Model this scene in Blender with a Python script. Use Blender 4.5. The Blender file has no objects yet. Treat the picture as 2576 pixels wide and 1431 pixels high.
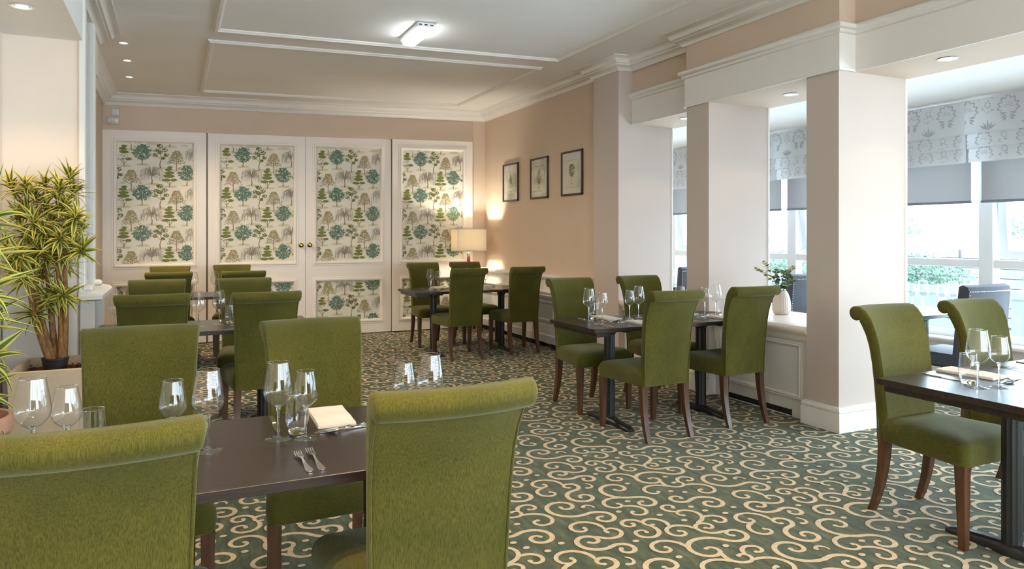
import bpy, math, random
import numpy as np
from mathutils import Vector, Matrix
R = math.radians
PI = math.pi
random.seed(7)
S = bpy.context.scene
COL = S.collection

# ------------------------------------------------------------------ camera, world, lights, exposure
cam_d = bpy.data.cameras.new('camera')
cam = bpy.data.objects.new('camera', cam_d)
COL.objects.link(cam)
cam.location = (0, 0, 1.40)
cam.rotation_euler = (R(90), 0, R(-25.2256))
cam_d.sensor_width = 36.0
cam_d.lens = 1800 / 2576 * 36
cam_d.shift_y = -125.5 / 2576
cam_d.clip_start = 0.05
S.camera = cam

S.view_settings.view_transform = 'Standard'
S.view_settings.look = 'None'
S.view_settings.gamma = 1.0
S.view_settings.use_curve_mapping = False
S.view_settings.exposure = 1.2
S.cycles.max_bounces = 10
S.cycles.diffuse_bounces = 5
S.cycles.glossy_bounces = 4
S.cycles.transmission_bounces = 8
S.cycles.transparent_max_bounces = 24
S.cycles.caustics_reflective = False
S.cycles.caustics_refractive = False
S.cycles.sample_clamp_indirect = 6.0
S.cycles.use_denoising = True

W = bpy.data.worlds.new('world')
S.world = W
W.use_nodes = True
bg = W.node_tree.nodes['Background']
bg.inputs[0].default_value = (0.72, 0.87, 1.0, 1)
bg.inputs[1].default_value = 4.6

def light(name, kind, loc, energy, color=(1, 1, 1), rot=(0, 0, 0), **k):
    d = bpy.data.lights.new(name, kind)
    d.energy = energy
    d.color = color
    for a, b in k.items():
        setattr(d, a, b)
    o = bpy.data.objects.new(name, d)
    COL.objects.link(o)
    o.location = loc
    o.rotation_euler = rot
    return o

# daylight through the bay window wall; warm fill lamp added behind the camera
light('window_daylight', 'AREA', (6.9, 5.2, 1.35), 260, (0.66, 0.85, 1.0), (0, R(102), 0), shape='RECTANGLE', size=1.9, size_y=9.5)
light('rear_fill_light', 'AREA', (2.2, -4.2, 1.6), 38, (1.0, 0.84, 0.66), (R(118), 0, 0), shape='RECTANGLE', size=5.5, size_y=2.4)
WARM = (1.0, 0.74, 0.44)
# ceiling downlights; the last two are added as unseen fill (fittings built below)
ROOM_SPOTS = [(0.25, 0.75), (0.95, 1.1), (-0.35, 1.15), (2.6, 1.4), (0.3, 4.2)]

# ------------------------------------------------------------------ materials
def srgb(r, g, b):
    f = lambda c: (c / 255 / 12.92) if c / 255 <= 0.04045 else ((c / 255 + 0.055) / 1.055) ** 2.4
    return (f(r), f(g), f(b), 1)

MATS = {}
def new_mat(name):
    m = bpy.data.materials.new(name)
    m.use_nodes = True
    MATS[name] = m
    nt = m.node_tree
    return m, nt, nt.nodes['Principled BSDF'], nt.nodes['Material Output']

def N(nt, t, **k):
    n = nt.nodes.new(t)
    for a, b in k.items():
        if a.startswith('i_'):
            n.inputs[a[2:].replace('_', ' ')].default_value = b
        else:
            setattr(n, a, b)
    return n

def coords(nt, scale, kind='Object', rnd=True):
    tc = N(nt, 'ShaderNodeTexCoord')
    mp = N(nt, 'ShaderNodeMapping')
    mp.inputs['Scale'].default_value = scale
    nt.links.new(tc.outputs[kind], mp.inputs['Vector'])
    if rnd:
        oi = N(nt, 'ShaderNodeObjectInfo')
        mu = N(nt, 'ShaderNodeMath', operation='MULTIPLY')
        mu.inputs[1].default_value = 37.0
        nt.links.new(oi.outputs['Random'], mu.inputs[0])
        nt.links.new(mu.outputs[0], mp.inputs['Location'])
    return mp.outputs[0]

def ramp(nt, fac, stops):
    r = N(nt, 'ShaderNodeValToRGB')
    e = r.color_ramp.elements
    while len(e) < len(stops):
        e.new(0.5)
    for i, (p, c) in enumerate(stops):
        e[i].position = p
        e[i].color = c
    nt.links.new(fac, r.inputs[0])
    return r.outputs[0]

def noise(nt, vec, scale=1.0, detail=4, rough=0.55):
    n = N(nt, 'ShaderNodeTexNoise')
    n.inputs['Scale'].default_value = scale
    n.inputs['Detail'].default_value = detail
    n.inputs['Roughness'].default_value = rough
    nt.links.new(vec, n.inputs['Vector'])
    return n.outputs['Fac']

def bump(nt, b, h, strength, dist=0.01):
    n = N(nt, 'ShaderNodeBump')
    n.inputs['Strength'].default_value = strength
    n.inputs['Distance'].default_value = dist
    nt.links.new(h, n.inputs['Height'])
    nt.links.new(n.outputs[0], b.inputs['Normal'])

def plain(name, col, rough=0.5, metal=0.0, spec=0.5, var=0.06, sc=9.0, bmp=0.0, coat=0.0):
    m, nt, b, o = new_mat(name)
    c2 = tuple(max(0, x * (1 - var)) for x in col[:3]) + (1,)
    c1 = tuple(min(1, x * (1 + var)) for x in col[:3]) + (1,)
    v = coords(nt, (sc, sc, sc))
    f = noise(nt, v)
    nt.links.new(ramp(nt, f, [(0.3, c2), (0.7, c1)]), b.inputs['Base Color'])
    b.inputs['Roughness'].default_value = rough
    b.inputs['Metallic'].default_value = metal
    b.inputs['Specular IOR Level'].default_value = spec
    b.inputs['Coat Weight'].default_value = coat
    if bmp:
        bump(nt, b, noise(nt, coords(nt, (sc * 8,) * 3), 1, 2), bmp, 0.004)
    return m

def chenille(name, sc):
    m, nt, b, o = new_mat(name)
    f1 = noise(nt, coords(nt, sc), 1, 5, 0.65)
    f2 = noise(nt, coords(nt, (5, 5, 4)), 1, 3)
    f3 = noise(nt, coords(nt, tuple(q * 3 for q in sc)), 1, 2)
    c1 = ramp(nt, f1, [(0.26, (0.033, 0.031, 0.004, 1)), (0.50, (0.084, 0.076, 0.012, 1)), (0.74, (0.128, 0.114, 0.022, 1))])
    c2 = ramp(nt, f2, [(0.35, (0.78, 0.82, 0.80, 1)), (0.68, (1.08, 1.04, 1.0, 1))])
    mx = N(nt, 'ShaderNodeMix', data_type='RGBA', blend_type='MULTIPLY')
    mx.inputs[0].default_value = 1.0
    nt.links.new(c1, mx.inputs[6])
    nt.links.new(c2, mx.inputs[7])
    nt.links.new(mx.outputs[2], b.inputs['Base Color'])
    b.inputs['Roughness'].default_value = 0.85
    b.inputs['Specular IOR Level'].default_value = 0.15
    b.inputs['Sheen Weight'].default_value = 0.24
    b.inputs['Sheen Roughness'].default_value = 0.45
    b.inputs['Sheen Tint'].default_value = (0.86, 0.92, 0.66, 1)
    bump(nt, b, f3, 0.35, 0.003)
    return m

chenille('chenille_back', (420, 420, 22))
chenille('chenille_seat', (420, 24, 420))
def dark_wood(name, dark, light_, rough, sc):
    m, nt, b, o = new_mat(name)
    f = noise(nt, coords(nt, sc), 1, 6, 0.6)
    nt.links.new(ramp(nt, f, [(0.32, dark), (0.7, light_)]), b.inputs['Base Color'])
    b.inputs['Roughness'].default_value = rough
    b.inputs['Specular IOR Level'].default_value = 0.5
    bump(nt, b, f, 0.12, 0.002)
    return m
dark_wood('table_wood', (0.014, 0.009, 0.007, 1), (0.040, 0.026, 0.020, 1), 0.30, (3, 60, 60))
dark_wood('leg_wood', (0.045, 0.018, 0.008, 1), (0.115, 0.048, 0.020, 1), 0.35, (50, 50, 4))
dark_wood('frame_wood', (0.035, 0.018, 0.010, 1), (0.075, 0.040, 0.024, 1), 0.45, (40, 40, 40))
dark_wood('bark', (0.10, 0.045, 0.012, 1), (0.36, 0.18, 0.055, 1), 0.8, (60, 60, 22))
dark_wood('side_table_wood', (0.02, 0.012, 0.008, 1), (0.05, 0.03, 0.02, 1), 0.4, (4, 40, 40))
plain('black_metal', (0.012, 0.012, 0.013, 1), 0.38, 0.0, 0.5, 0.1)
plain('white_paint', srgb(232, 222, 211), 0.42, 0, 0.5, 0.015, 3)
plain('trim_paint', srgb(226, 221, 214), 0.45, 0, 0.5, 0.015, 3)
plain('ceiling_paint', srgb(236, 233, 229), 0.8, 0, 0.2, 0.02, 1.2)
plain('taupe_paint', srgb(207, 186, 166), 0.8, 0, 0.2, 0.025, 1.5, 0.05)
plain('column_paint', srgb(198, 184, 174), 0.75, 0, 0.2, 0.02, 1.5, 0.05)
plain('niche_paint', srgb(228, 214, 200), 0.8, 0, 0.2, 0.02, 1.5)
plain('paper_ground', srgb(226, 220, 206), 0.7, 0, 0.2, 0.02, 6)
plain('upvc', srgb(232, 236, 240), 0.35, 0, 0.5, 0.01)
plain('blind_white', srgb(240, 241, 242), 0.85, 0, 0.1, 0.02, 40, 0.1)
plain('blind_print', srgb(188, 190, 196), 0.85, 0, 0.1, 0.03, 40)
plain('roller_grey', srgb(176, 178, 184), 0.8, 0, 0.2, 0.02, 30)
plain('roller_bar', srgb(120, 124, 132), 0.5, 0, 0.4)
plain('steel', (0.72, 0.70, 0.68, 1), 0.18, 1.0, 0.5, 0.05)
plain('chrome', (0.42, 0.39, 0.36, 1), 0.3, 1.0, 0.5, 0.08)
plain('brass', (0.50, 0.33, 0.10, 1), 0.22, 1.0, 0.5, 0.1)
plain('napkin', srgb(222, 214, 205), 0.9, 0, 0.1, 0.03, 25, 0.1)
plain('leather', (0.036, 0.037, 0.046, 1), 0.6, 0, 0.25, 0.12, 12, 0.1)
plain('planter_stone', srgb(205, 184, 155), 0.85, 0, 0.2, 0.05, 14, 0.1)
plain('terracotta', srgb(206, 160, 135), 0.8, 0, 0.2, 0.06, 14)
plain('pot_plastic', (0.022, 0.018, 0.017, 1), 0.5, 0, 0.4, 0.2)
plain('bark_chips', (0.16, 0.055, 0.022, 1), 0.9, 0, 0.2, 0.5, 60, 0.4)
plain('leaf_yellow', (0.62, 0.52, 0.10, 1), 0.5, 0, 0.35, 0.10, 12)
plain('leaf_green', (0.085, 0.125, 0.020, 1), 0.45, 0, 0.4, 0.2, 12)
plain('leaf_green_far', (0.04, 0.12, 0.025, 1), 0.45, 0, 0.4, 0.2, 12)
plain('eucalyptus', (0.17, 0.25, 0.11, 1), 0.6, 0, 0.3, 0.25, 20)
plain('eucalyptus_young', (0.40, 0.36, 0.14, 1), 0.6, 0, 0.3, 0.2, 20)
plain('stem_green', (0.16, 0.17, 0.06, 1), 0.6)
plain('ceramic_white', srgb(228, 214, 204), 0.4, 0, 0.5, 0.02)
plain('mount_paper', srgb(224, 221, 212), 0.6, 0, 0.3, 0.03, 25)
plain('print_sepia', srgb(222, 216, 192), 0.7, 0, 0.2, 0.05, 14)
plain('print_edge', srgb(196, 188, 160), 0.7, 0, 0.2, 0.05, 14)
plain('red_glass', (0.13, 0.010, 0.022, 1), 0.15, 0, 0.6, 0.1)
plain('dark_gap', (0.012, 0.011, 0.010, 1), 0.9)
plain('ink_cloud', srgb(124, 130, 78), 0.8, 0, 0.1, 0.25, 60)
plain('ink_teal', srgb(104, 128, 110), 0.8, 0, 0.1, 0.28, 60)
plain('ink_olive', srgb(112, 114, 66), 0.8, 0, 0.1, 0.25, 60)
plain('ink_beige', srgb(166, 152, 114), 0.8, 0, 0.1, 0.2, 60)
plain('ink_grey', srgb(150, 141, 124), 0.8, 0, 0.1, 0.15, 60)
plain('ink_mound', srgb(205, 197, 165), 0.8, 0, 0.1, 0.08, 20)
plain('ink_trunk', srgb(140, 118, 94), 0.8, 0, 0.1, 0.2, 60)
plain('art_green', srgb(112, 132, 48), 0.8, 0, 0.1, 0.3, 90)
plain('art_dark', srgb(78, 88, 44), 0.8, 0, 0.1, 0.3, 90)
plain('patio_stone', srgb(190, 191, 192), 0.8, 0, 0.2, 0.05, 2)
plain('timber_pale', srgb(134, 133, 131), 0.8, 0, 0.2, 0.08, 5)
plain('planter_pale', srgb(134, 143, 150), 0.7, 0, 0.2, 0.04)
plain('bank_grass', srgb(176, 182, 166), 0.9, 0, 0.1, 0.15, 2)
plain('shrub_leaf', srgb(96, 124, 104), 0.6, 0, 0.3, 0.3, 9)
plain('antique_mirror', (0.60, 0.66, 0.70, 1), 0.16, 0.9, 0.5, 0.25, 16)

def carpet(name, stops, sc, sc2):
    m, nt, b, o = new_mat(name)
    f1 = noise(nt, coords(nt, sc, rnd=False), 1, 5, 0.6)
    f2 = noise(nt, coords(nt, sc2, rnd=False), 1, 2)
    nt.links.new(ramp(nt, f1, stops), b.inputs['Base Color'])
    b.inputs['Roughness'].default_value = 0.95
    b.inputs['Specular IOR Level'].default_value = 0.08
    b.inputs['Sheen Weight'].default_value = 0.15
    bump(nt, b, f2, 0.5, 0.004)
carpet('carpet_green', [(0.30, (0.026, 0.036, 0.014, 1)), (0.50, (0.058, 0.074, 0.031, 1)), (0.72, (0.130, 0.132, 0.058, 1))], (30, 7, 20), (260, 260, 260))
carpet('carpet_cream', [(0.30, (0.48, 0.36, 0.22, 1)), (0.70, (0.64, 0.50, 0.33, 1))], (40, 40, 40), (260, 260, 260))

def emit(name, col, st):
    m, nt, b, o = new_mat(name)
    b.inputs['Base Color'].default_value = (0.9, 0.9, 0.9, 1)
    b.inputs['Emission Color'].default_value = col
    b.inputs['Emission Strength'].default_value = st
    return m
emit('lamp_lens', (1.0, 0.86, 0.68, 1), 12)
emit('lamp_lens_cool', (0.95, 0.97, 1.0, 1), 18)
emit('emergency_diffuser', (0.90, 0.98, 1.0, 1), 9)
emit('bulb_glow', (1.0, 0.93, 0.8, 1), 3)

def thin_glass(name, tint, edge, k):
    m, nt, b, o = new_mat(name)
    nt.nodes.remove(b)
    tr = N(nt, 'ShaderNodeBsdfTransparent')
    gl = N(nt, 'ShaderNodeBsdfGlossy')
    gl.inputs['Roughness'].default_value = 0.02
    lw = N(nt, 'ShaderNodeLayerWeight')
    lw.inputs['Blend'].default_value = 0.5
    nt.links.new(ramp(nt, lw.outputs['Facing'], [(0.0, tint), (0.75, tint), (1.0, edge)]), tr.inputs['Color'])
    pw = N(nt, 'ShaderNodeMath', operation='POWER')
    pw.inputs[1].default_value = 3.0
    nt.links.new(lw.outputs['Facing'], pw.inputs[0])
    fr = N(nt, 'ShaderNodeMath', operation='MULTIPLY_ADD')
    fr.inputs[1].default_value = 0.75
    fr.inputs[2].default_value = k
    nt.links.new(pw.outputs[0], fr.inputs[0])
    mx = N(nt, 'ShaderNodeMixShader')
    nt.links.new(fr.outputs[0], mx.inputs[0])
    nt.links.new(tr.outputs[0], mx.inputs[1])
    nt.links.new(gl.outputs[0], mx.inputs[2])
    nt.links.new(mx.outputs[0], o.inputs[0])
thin_glass('wine_bowl_glass', (0.985, 0.99, 0.99, 1), (0.62, 0.66, 0.68, 1), 0.10)
thin_glass('foot_glass', (0.93, 0.95, 0.95, 1), (0.7, 0.74, 0.76, 1), 0.13)
thin_glass('window_glass', (0.96, 0.98, 0.99, 1), (0.85, 0.88, 0.9, 1), 0.03)
thin_glass('picture_glass', (0.99, 0.99, 0.99, 1), (0.9, 0.9, 0.9, 1), 0.02)
m, nt, b, o = new_mat('solid_glass')
b.inputs['Base Color'].default_value = (0.97, 0.985, 0.985, 1)
b.inputs['Roughness'].default_value = 0.0
b.inputs['IOR'].default_value = 1.45
b.inputs['Transmission Weight'].default_value = 1.0

for nm_, c_, t_ in (('blind_white', srgb(242, 242, 242), .65), ('blind_print', srgb(196, 197, 200), .65), ('roller_grey', srgb(186, 183, 180), .30)):
    nt = M_ = MATS[nm_].node_tree
    b = nt.nodes['Principled BSDF']
    tl = N(nt, 'ShaderNodeBsdfTranslucent'); tl.inputs[0].default_value = c_
    mx = N(nt, 'ShaderNodeMixShader'); mx.inputs[0].default_value = t_
    nt.links.new(b.outputs[0], mx.inputs[1]); nt.links.new(tl.outputs[0], mx.inputs[2])
    nt.links.new(mx.outputs[0], nt.nodes['Material Output'].inputs[0])
m, nt, b, o = new_mat('shade_fabric')
nt.nodes.remove(b)
df = N(nt, 'ShaderNodeBsdfDiffuse'); df.inputs[0].default_value = srgb(226, 217, 200)
tl = N(nt, 'ShaderNodeBsdfTranslucent'); tl.inputs[0].default_value = srgb(244, 228, 198)
mx = N(nt, 'ShaderNodeMixShader'); mx.inputs[0].default_value = 0.13
nt.links.new(df.outputs[0], mx.inputs[1]); nt.links.new(tl.outputs[0], mx.inputs[2]); nt.links.new(mx.outputs[0], o.inputs[0])
M = MATS

# ------------------------------------------------------------------ mesh helpers
class MB:
    def __init__(s):
        s.v, s.f, s.m, s.s = [], [], [], []
    def add(s, vs, fs, mi=0, smooth=False):
        n = len(s.v)
        s.v += [tuple(p) for p in vs]
        for f in fs:
            s.f.append(tuple(i + n for i in f))
            s.m.append(mi)
            s.s.append(smooth)
        return s
    def box(s, x0, y0, z0, x1, y1, z1, mi=0):
        x0, x1 = sorted((x0, x1)); y0, y1 = sorted((y0, y1)); z0, z1 = sorted((z0, z1))
        return s.add([(x0, y0, z0), (x1, y0, z0), (x1, y1, z0), (x0, y1, z0), (x0, y0, z1), (x1, y0, z1), (x1, y1, z1), (x0, y1, z1)],
              [(3, 2, 1, 0), (4, 5, 6, 7), (0, 1, 5, 4), (1, 2, 6, 5), (2, 3, 7, 6), (3, 0, 4, 7)], mi)
    def loft(s, rings, cap0=True, cap1=True, mi=0, smooth=True, closed=True):
        n = len(rings[0])
        vs = [p for r in rings for p in r]
        fs = []
        for i in range(len(rings) - 1):
            for j in range(n if closed else n - 1):
                a, b_ = i * n + j, i * n + (j + 1) % n
                fs.append((a, b_, b_ + n, a + n))
        if cap0: fs.append(tuple(range(n - 1, -1, -1)))
        if cap1: fs.append(tuple(range((len(rings) - 1) * n, len(rings) * n)))
        return s.add(vs, fs, mi, smooth)
    def rbox(s, x0, y0, z0, x1, y1, z1, b=0.004, mi=0):
        x0, x1 = sorted((x0, x1)); y0, y1 = sorted((y0, y1)); z0, z1 = sorted((z0, z1))
        def ring(i, z):
            a0, a1, c0, c1 = x0 + i, x1 - i, y0 + i, y1 - i
            return [(a0 + b, c0, z), (a1 - b, c0, z), (a1, c0 + b, z), (a1, c1 - b, z), (a1 - b, c1, z), (a0 + b, c1, z), (a0, c1 - b, z), (a0, c0 + b, z)]
        return s.loft([ring(b, z0), ring(0, z0 + b), ring(0, z1 - b), ring(b, z1)], mi=mi, smooth=False)
    def lathe(s, prof, n=24, c=(0, 0, 0), cap0=False, cap1=False, mi=0, flute=0, fl_n=0):
        rings = []
        for r, z in prof:
            ring = []
            for k in range(n):
                a = 2 * PI * k / n
                rr = r * (1 + flute * math.cos(fl_n * a)) if flute else r
                ring.append((c[0] + rr * math.cos(a), c[1] + rr * math.sin(a), c[2] + z))
            rings.append(ring)
        return s.loft(rings, cap0, cap1, mi)
    def tube(s, pts, rad, n=8, mi=0):
        pts = [Vector(p) for p in pts]
        if not hasattr(rad, '__len__'): rad = [rad] * len(pts)
        rings, up = [], None
        for i, p in enumerate(pts):
            d = (pts[min(i + 1, len(pts) - 1)] - pts[max(i - 1, 0)]).normalized()
            if up is None:
                up = Vector((0, 0, 1)) if abs(d.z) < 0.9 else Vector((1, 0, 0))
            x = d.cross(up).normalized()
            up = x.cross(d).normalized()
            rings.append([p + (x * math.cos(2 * PI * k / n) + up * math.sin(2 * PI * k / n)) * rad[i] for k in range(n)])
        return s.loft(rings, mi=mi)
    def sweep(s, path, prof, mi=0, closed=False, fz=None):
        """profile [(out, z)] swept along a floor-plan path; 'out' is measured to the left of the path."""
        n = len(path)
        rings = []
        for i in range(n):
            p = Vector(path[i])
            if closed or 0 < i < n - 1:
                d1 = (p - Vector(path[i - 1])).normalized(); d2 = (Vector(path[(i + 1) % n]) - p).normalized()
            elif i == 0:
                d1 = d2 = (Vector(path[1]) - p).normalized()
            else:
                d1 = d2 = (p - Vector(path[i - 1])).normalized()
            n1, n2 = Vector((-d1.y, d1.x)), Vector((-d2.y, d2.x))
            b = n1 + n2
            b = b / max(0.2, b.dot(n1))
            ring = []
            for o_, z in prof:
                q = p + b * o_
                ring.append((q.x, q.y, z + (fz(q.x) if fz else 0)))
            rings.append(ring)
        if closed: rings.append(rings[0])
        return s.loft(rings, not closed, not closed, mi, smooth=True)
    def build(s, name, mats, parent=None, ang=35, kind=None):
        me = bpy.data.meshes.new(name)
        me.from_pydata(s.v, [], s.f)
        for mt in (mats if isinstance(mats, (list, tuple)) else [mats]):
            me.materials.append(M[mt] if isinstance(mt, str) else mt)
        me.polygons.foreach_set('material_index', s.m)
        me.polygons.foreach_set('use_smooth', s.s)
        me.update()
        if any(s.s):
            me.set_sharp_from_angle(angle=R(ang))
        o = bpy.data.objects.new(name, me)
        COL.objects.link(o)
        if parent is not None: o.parent = parent
        if kind: o['kind'] = kind
        return o

def tag(o, label, cat=None, group=None, kind=None):
    o['label'] = label
    if cat: o['category'] = cat
    if group: o['group'] = group
    if kind: o['kind'] = kind
    return o

def thing(name, label, cat, loc=(0, 0, 0), rz=0.0, group=None):
    o = bpy.data.objects.new(name, None)
    o.empty_display_size = 0.1
    COL.objects.link(o)
    o.location = loc
    o.rotation_euler = (0, 0, rz)
    return tag(o, label, cat, group)

def copy_tree(o, parent=None):
    c = o.copy()
    COL.objects.link(c)
    if parent is not None: c.parent = parent
    for ch in list(o.children):
        copy_tree(ch, c)
    return c

class Proto:
    """first use hands out the built thing, later uses hand out copies of it"""
    def __init__(s, build): s.b, s.o, s.used = build, None, False
    def put(s, loc, rz, label, group=None):
        if s.o is None: s.o = s.b()
        if not s.used: o, s.used = s.o, True
        else: o = copy_tree(s.o)
        o.location = loc
        o.rotation_euler = (0, 0, rz)
        o['label'] = label
        if group: o['group'] = group
        return o

# ---- flat print: polygons in 2-D, clipped to a rectangle, mapped onto a surface
class Print:
    def __init__(s): s.p = []
    def poly(s, pts, mi): s.p.append((pts, mi))
    def leaf(s, x, y, l, w, a, mi):
        c, d = math.cos(a), math.sin(a)
        s.poly([(x - c * l / 2, y - d * l / 2), (x + d * w / 2, y - c * w / 2), (x + c * l / 2, y + d * l / 2), (x - d * w / 2, y + c * w / 2)], mi)
    def blob(s, x, y, rx, ry, mi, n=10, jit=0.0, rnd=random):
        s.poly([(x + rx * math.cos(2 * PI * k / n) * (1 + rnd.uniform(-jit, jit)), y + ry * math.sin(2 * PI * k / n) * (1 + rnd.uniform(-jit, jit))) for k in range(n)], mi)
    def ribbon(s, pts, ws, mi):
        if not hasattr(ws, '__len__'): ws = [ws] * len(pts)
        L, Rr = [], []
        for i, (x, y) in enumerate(pts):
            a, b = pts[max(0, i - 1)], pts[min(len(pts) - 1, i + 1)]
            dx, dy = b[0] - a[0], b[1] - a[1]
            h = math.hypot(dx, dy) or 1e-6
            L.append((x - dy / h * ws[i] / 2, y + dx / h * ws[i] / 2)); Rr.append((x + dy / h * ws[i] / 2, y - dx / h * ws[i] / 2))
        for i in range(len(pts) - 1):
            s.poly([L[i], Rr[i], Rr[i + 1], L[i + 1]], mi)
    def mesh(s, rect, to3d, flip=False):
        mb = MB()
        x0, y0, x1, y1 = rect
        for ni, (pts, mi) in enumerate(s.p):
            e = (ni % 250) * 8e-6
            if all(x0 <= x <= x1 and y0 <= y <= y1 for x, y in pts):
                q = [to3d(x, y, e) for x, y in pts]
                # consistent facing
                ar = sum(pts[i][0] * pts[(i + 1) % len(pts)][1] - pts[(i + 1) % len(pts)][0] * pts[i][1] for i in range(len(pts)))
                if (ar < 0) != flip: q.reverse()
                mb.add(q, [tuple(range(len(q)))], mi)
        return mb

def struct(o, label=None):
    o['kind'] = 'structure'
    if label: o['label'] = label
    return o

# ------------------------------------------------------------------ the room
FX0, FX1, FY0, FY1 = -1.01, 6.40, -4.6, 10.10        # floor plan of the whole room
CEIL = lambda x: 3.16 + 0.0255 * (x - 0.32)           # the old ceiling falls a little towards the planters
SAG = lambda x, z: z + 0.0137 * (x - 2.2) * max(0.0, z - 1.0)

floor = MB().box(FX0 - .3, FY0, -0.12, FX1 + .25, FY1 + .25, 0).build('floor', 'carpet_green')
struct(floor, 'green carpet woven with cream scrolling vines')

# --- carpet scrolls: vines grown in a repeat tile until it is full, then laid over the floor
def carpet_tile():
    rs = np.random.RandomState(11)
    A, B = np.array([1.01, 0.0]), np.array([0.32, 0.86])
    sh = np.array([i * A + j * B for i in (-1, 0, 1) for j in (-1, 0, 1)])
    strokes, occ, occ_id = [], np.zeros((0, 2)), np.zeros((0,), int)
    def wrap(p):
        b = np.floor(p[:, 1] / B[1]); q = p - b[:, None] * B
        a = np.floor(q[:, 0] / A[0]); return q - a[:, None] * A
    def curve(p, th, L, k0, k1, pw, n=34):
        pts = [p]; t = th; x = np.array(p); ds = L / n
        for i in range(n):
            s_ = (i + .5) / n
            t = t + (k0 + k1 * s_ ** pw) * ds
            x = x + ds * np.array([math.cos(t), math.sin(t)])
            pts.append(x)
        return np.array(pts)
    def clear(pts, dist, skip_from=0, skip_r=0.0):
        nonlocal occ
        q = wrap(pts[skip_from:])
        if len(occ):
            for s_ in sh:
                d = np.sqrt(((q[:, None, :] + s_ - occ[None]) ** 2).sum(2))
                if (d < dist).any(): return False
        # self clearance
        for i in range(skip_from, len(pts)):
            d = np.sqrt(((pts[i] - pts[:max(0, i - 6)]) ** 2).sum(1)) if i > 6 else np.array([9.])
            if len(d) and d.min() < dist * 0.75: return False
        return True
    def accept(pts, w0, w1, bulb):
        nonlocal occ
        strokes.append((pts, w0, w1, bulb))
        occ = np.vstack([occ, wrap(pts)])
    def logspiral(R0, turns, r1=.020):
        # radius along the arc, from the open end inwards
        n = int(26 * turns); out = []
        for i in range(n):
            u = (i + .5) / n
            r = R0 * (r1 / R0) ** (u ** 1.25)
            out.append((r, 2 * PI * turns / n))
        return out
    def run(p, th, segs):
        pts = [np.array(p, float)]; t = th; x = np.array(p, float)
        for r, da in segs:
            x = x + abs(r * da) * np.array([math.cos(t + da / 2), math.sin(t + da / 2)]); t += da
            pts.append(x)
        return np.array(pts)
    # seeds: double scrolls, S and C shaped, both ends curling in
    for Ra, Rb, same, cnt, tries in ((.135, .085, False, 3, 900), (.115, .070, True, 3, 900), (.10, .062, False, 3, 900), (.085, .055, True, 3, 700)):
        got = 0
        for _ in range(tries):
            if got >= cnt: break
            sg = rs.choice([-1, 1])
            a1 = [(r, -sg * d) for r, d in logspiral(Ra, rs.uniform(1.25, 1.5))][::-1]
            b1 = [(r, (-sg if same else sg) * d) for r, d in logspiral(Rb, rs.uniform(.9, 1.2))]
            pts = run(rs.rand() * A + rs.rand() * B, rs.rand() * 2 * PI, a1 + b1)
            if clear(pts, .050):
                accept(pts, .010, .0155, 3); got += 1
    # branches: scrolls leaving an existing vine
    for R_lo, R_hi, tries in ((.075, .11, 1200), (.05, .075, 1500), (.036, .05, 1500)):
        for _ in range(tries):
            st = strokes[rs.randint(len(strokes))]; pts0 = st[0]
            if len(pts0) < 14: continue
            i = rs.randint(5, len(pts0) - 5)
            d = pts0[i + 1] - pts0[i - 1]; sgn = rs.choice([-1, 1]); dirn = rs.choice([-1, 1])
            th = math.atan2(d[1] * dirn, d[0] * dirn) + sgn * rs.uniform(.2, .6)
            segs = [(r, sgn * q) for r, q in logspiral(rs.uniform(R_lo, R_hi), rs.uniform(.85, 1.25), .017)]
            lead = [(.12, -sgn * .12)] * rs.randint(0, 5)
            pts = run(pts0[i], th, lead + segs)
            if clear(pts, .043, 8):
                accept(pts, .0145, .010, 1)
    # leftover pockets: small commas and dots
    for _ in range(1500):
        p = rs.rand() * A + rs.rand() * B; sg = rs.choice([-1, 1])
        pts = run(p, rs.rand() * 2 * PI, [(r, sg * q) for r, q in logspiral(rs.uniform(.03, .05), rs.uniform(.5, .8), .018)])
        if clear(pts, .046): accept(pts, .007, .012, 1)
    for _ in range(500):
        p = rs.rand() * A + rs.rand() * B
        pts = np.array([p, p + (.001, 0)])
        if clear(pts, .052): accept(pts, .001, .001, 2)
    return strokes, A, B

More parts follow.
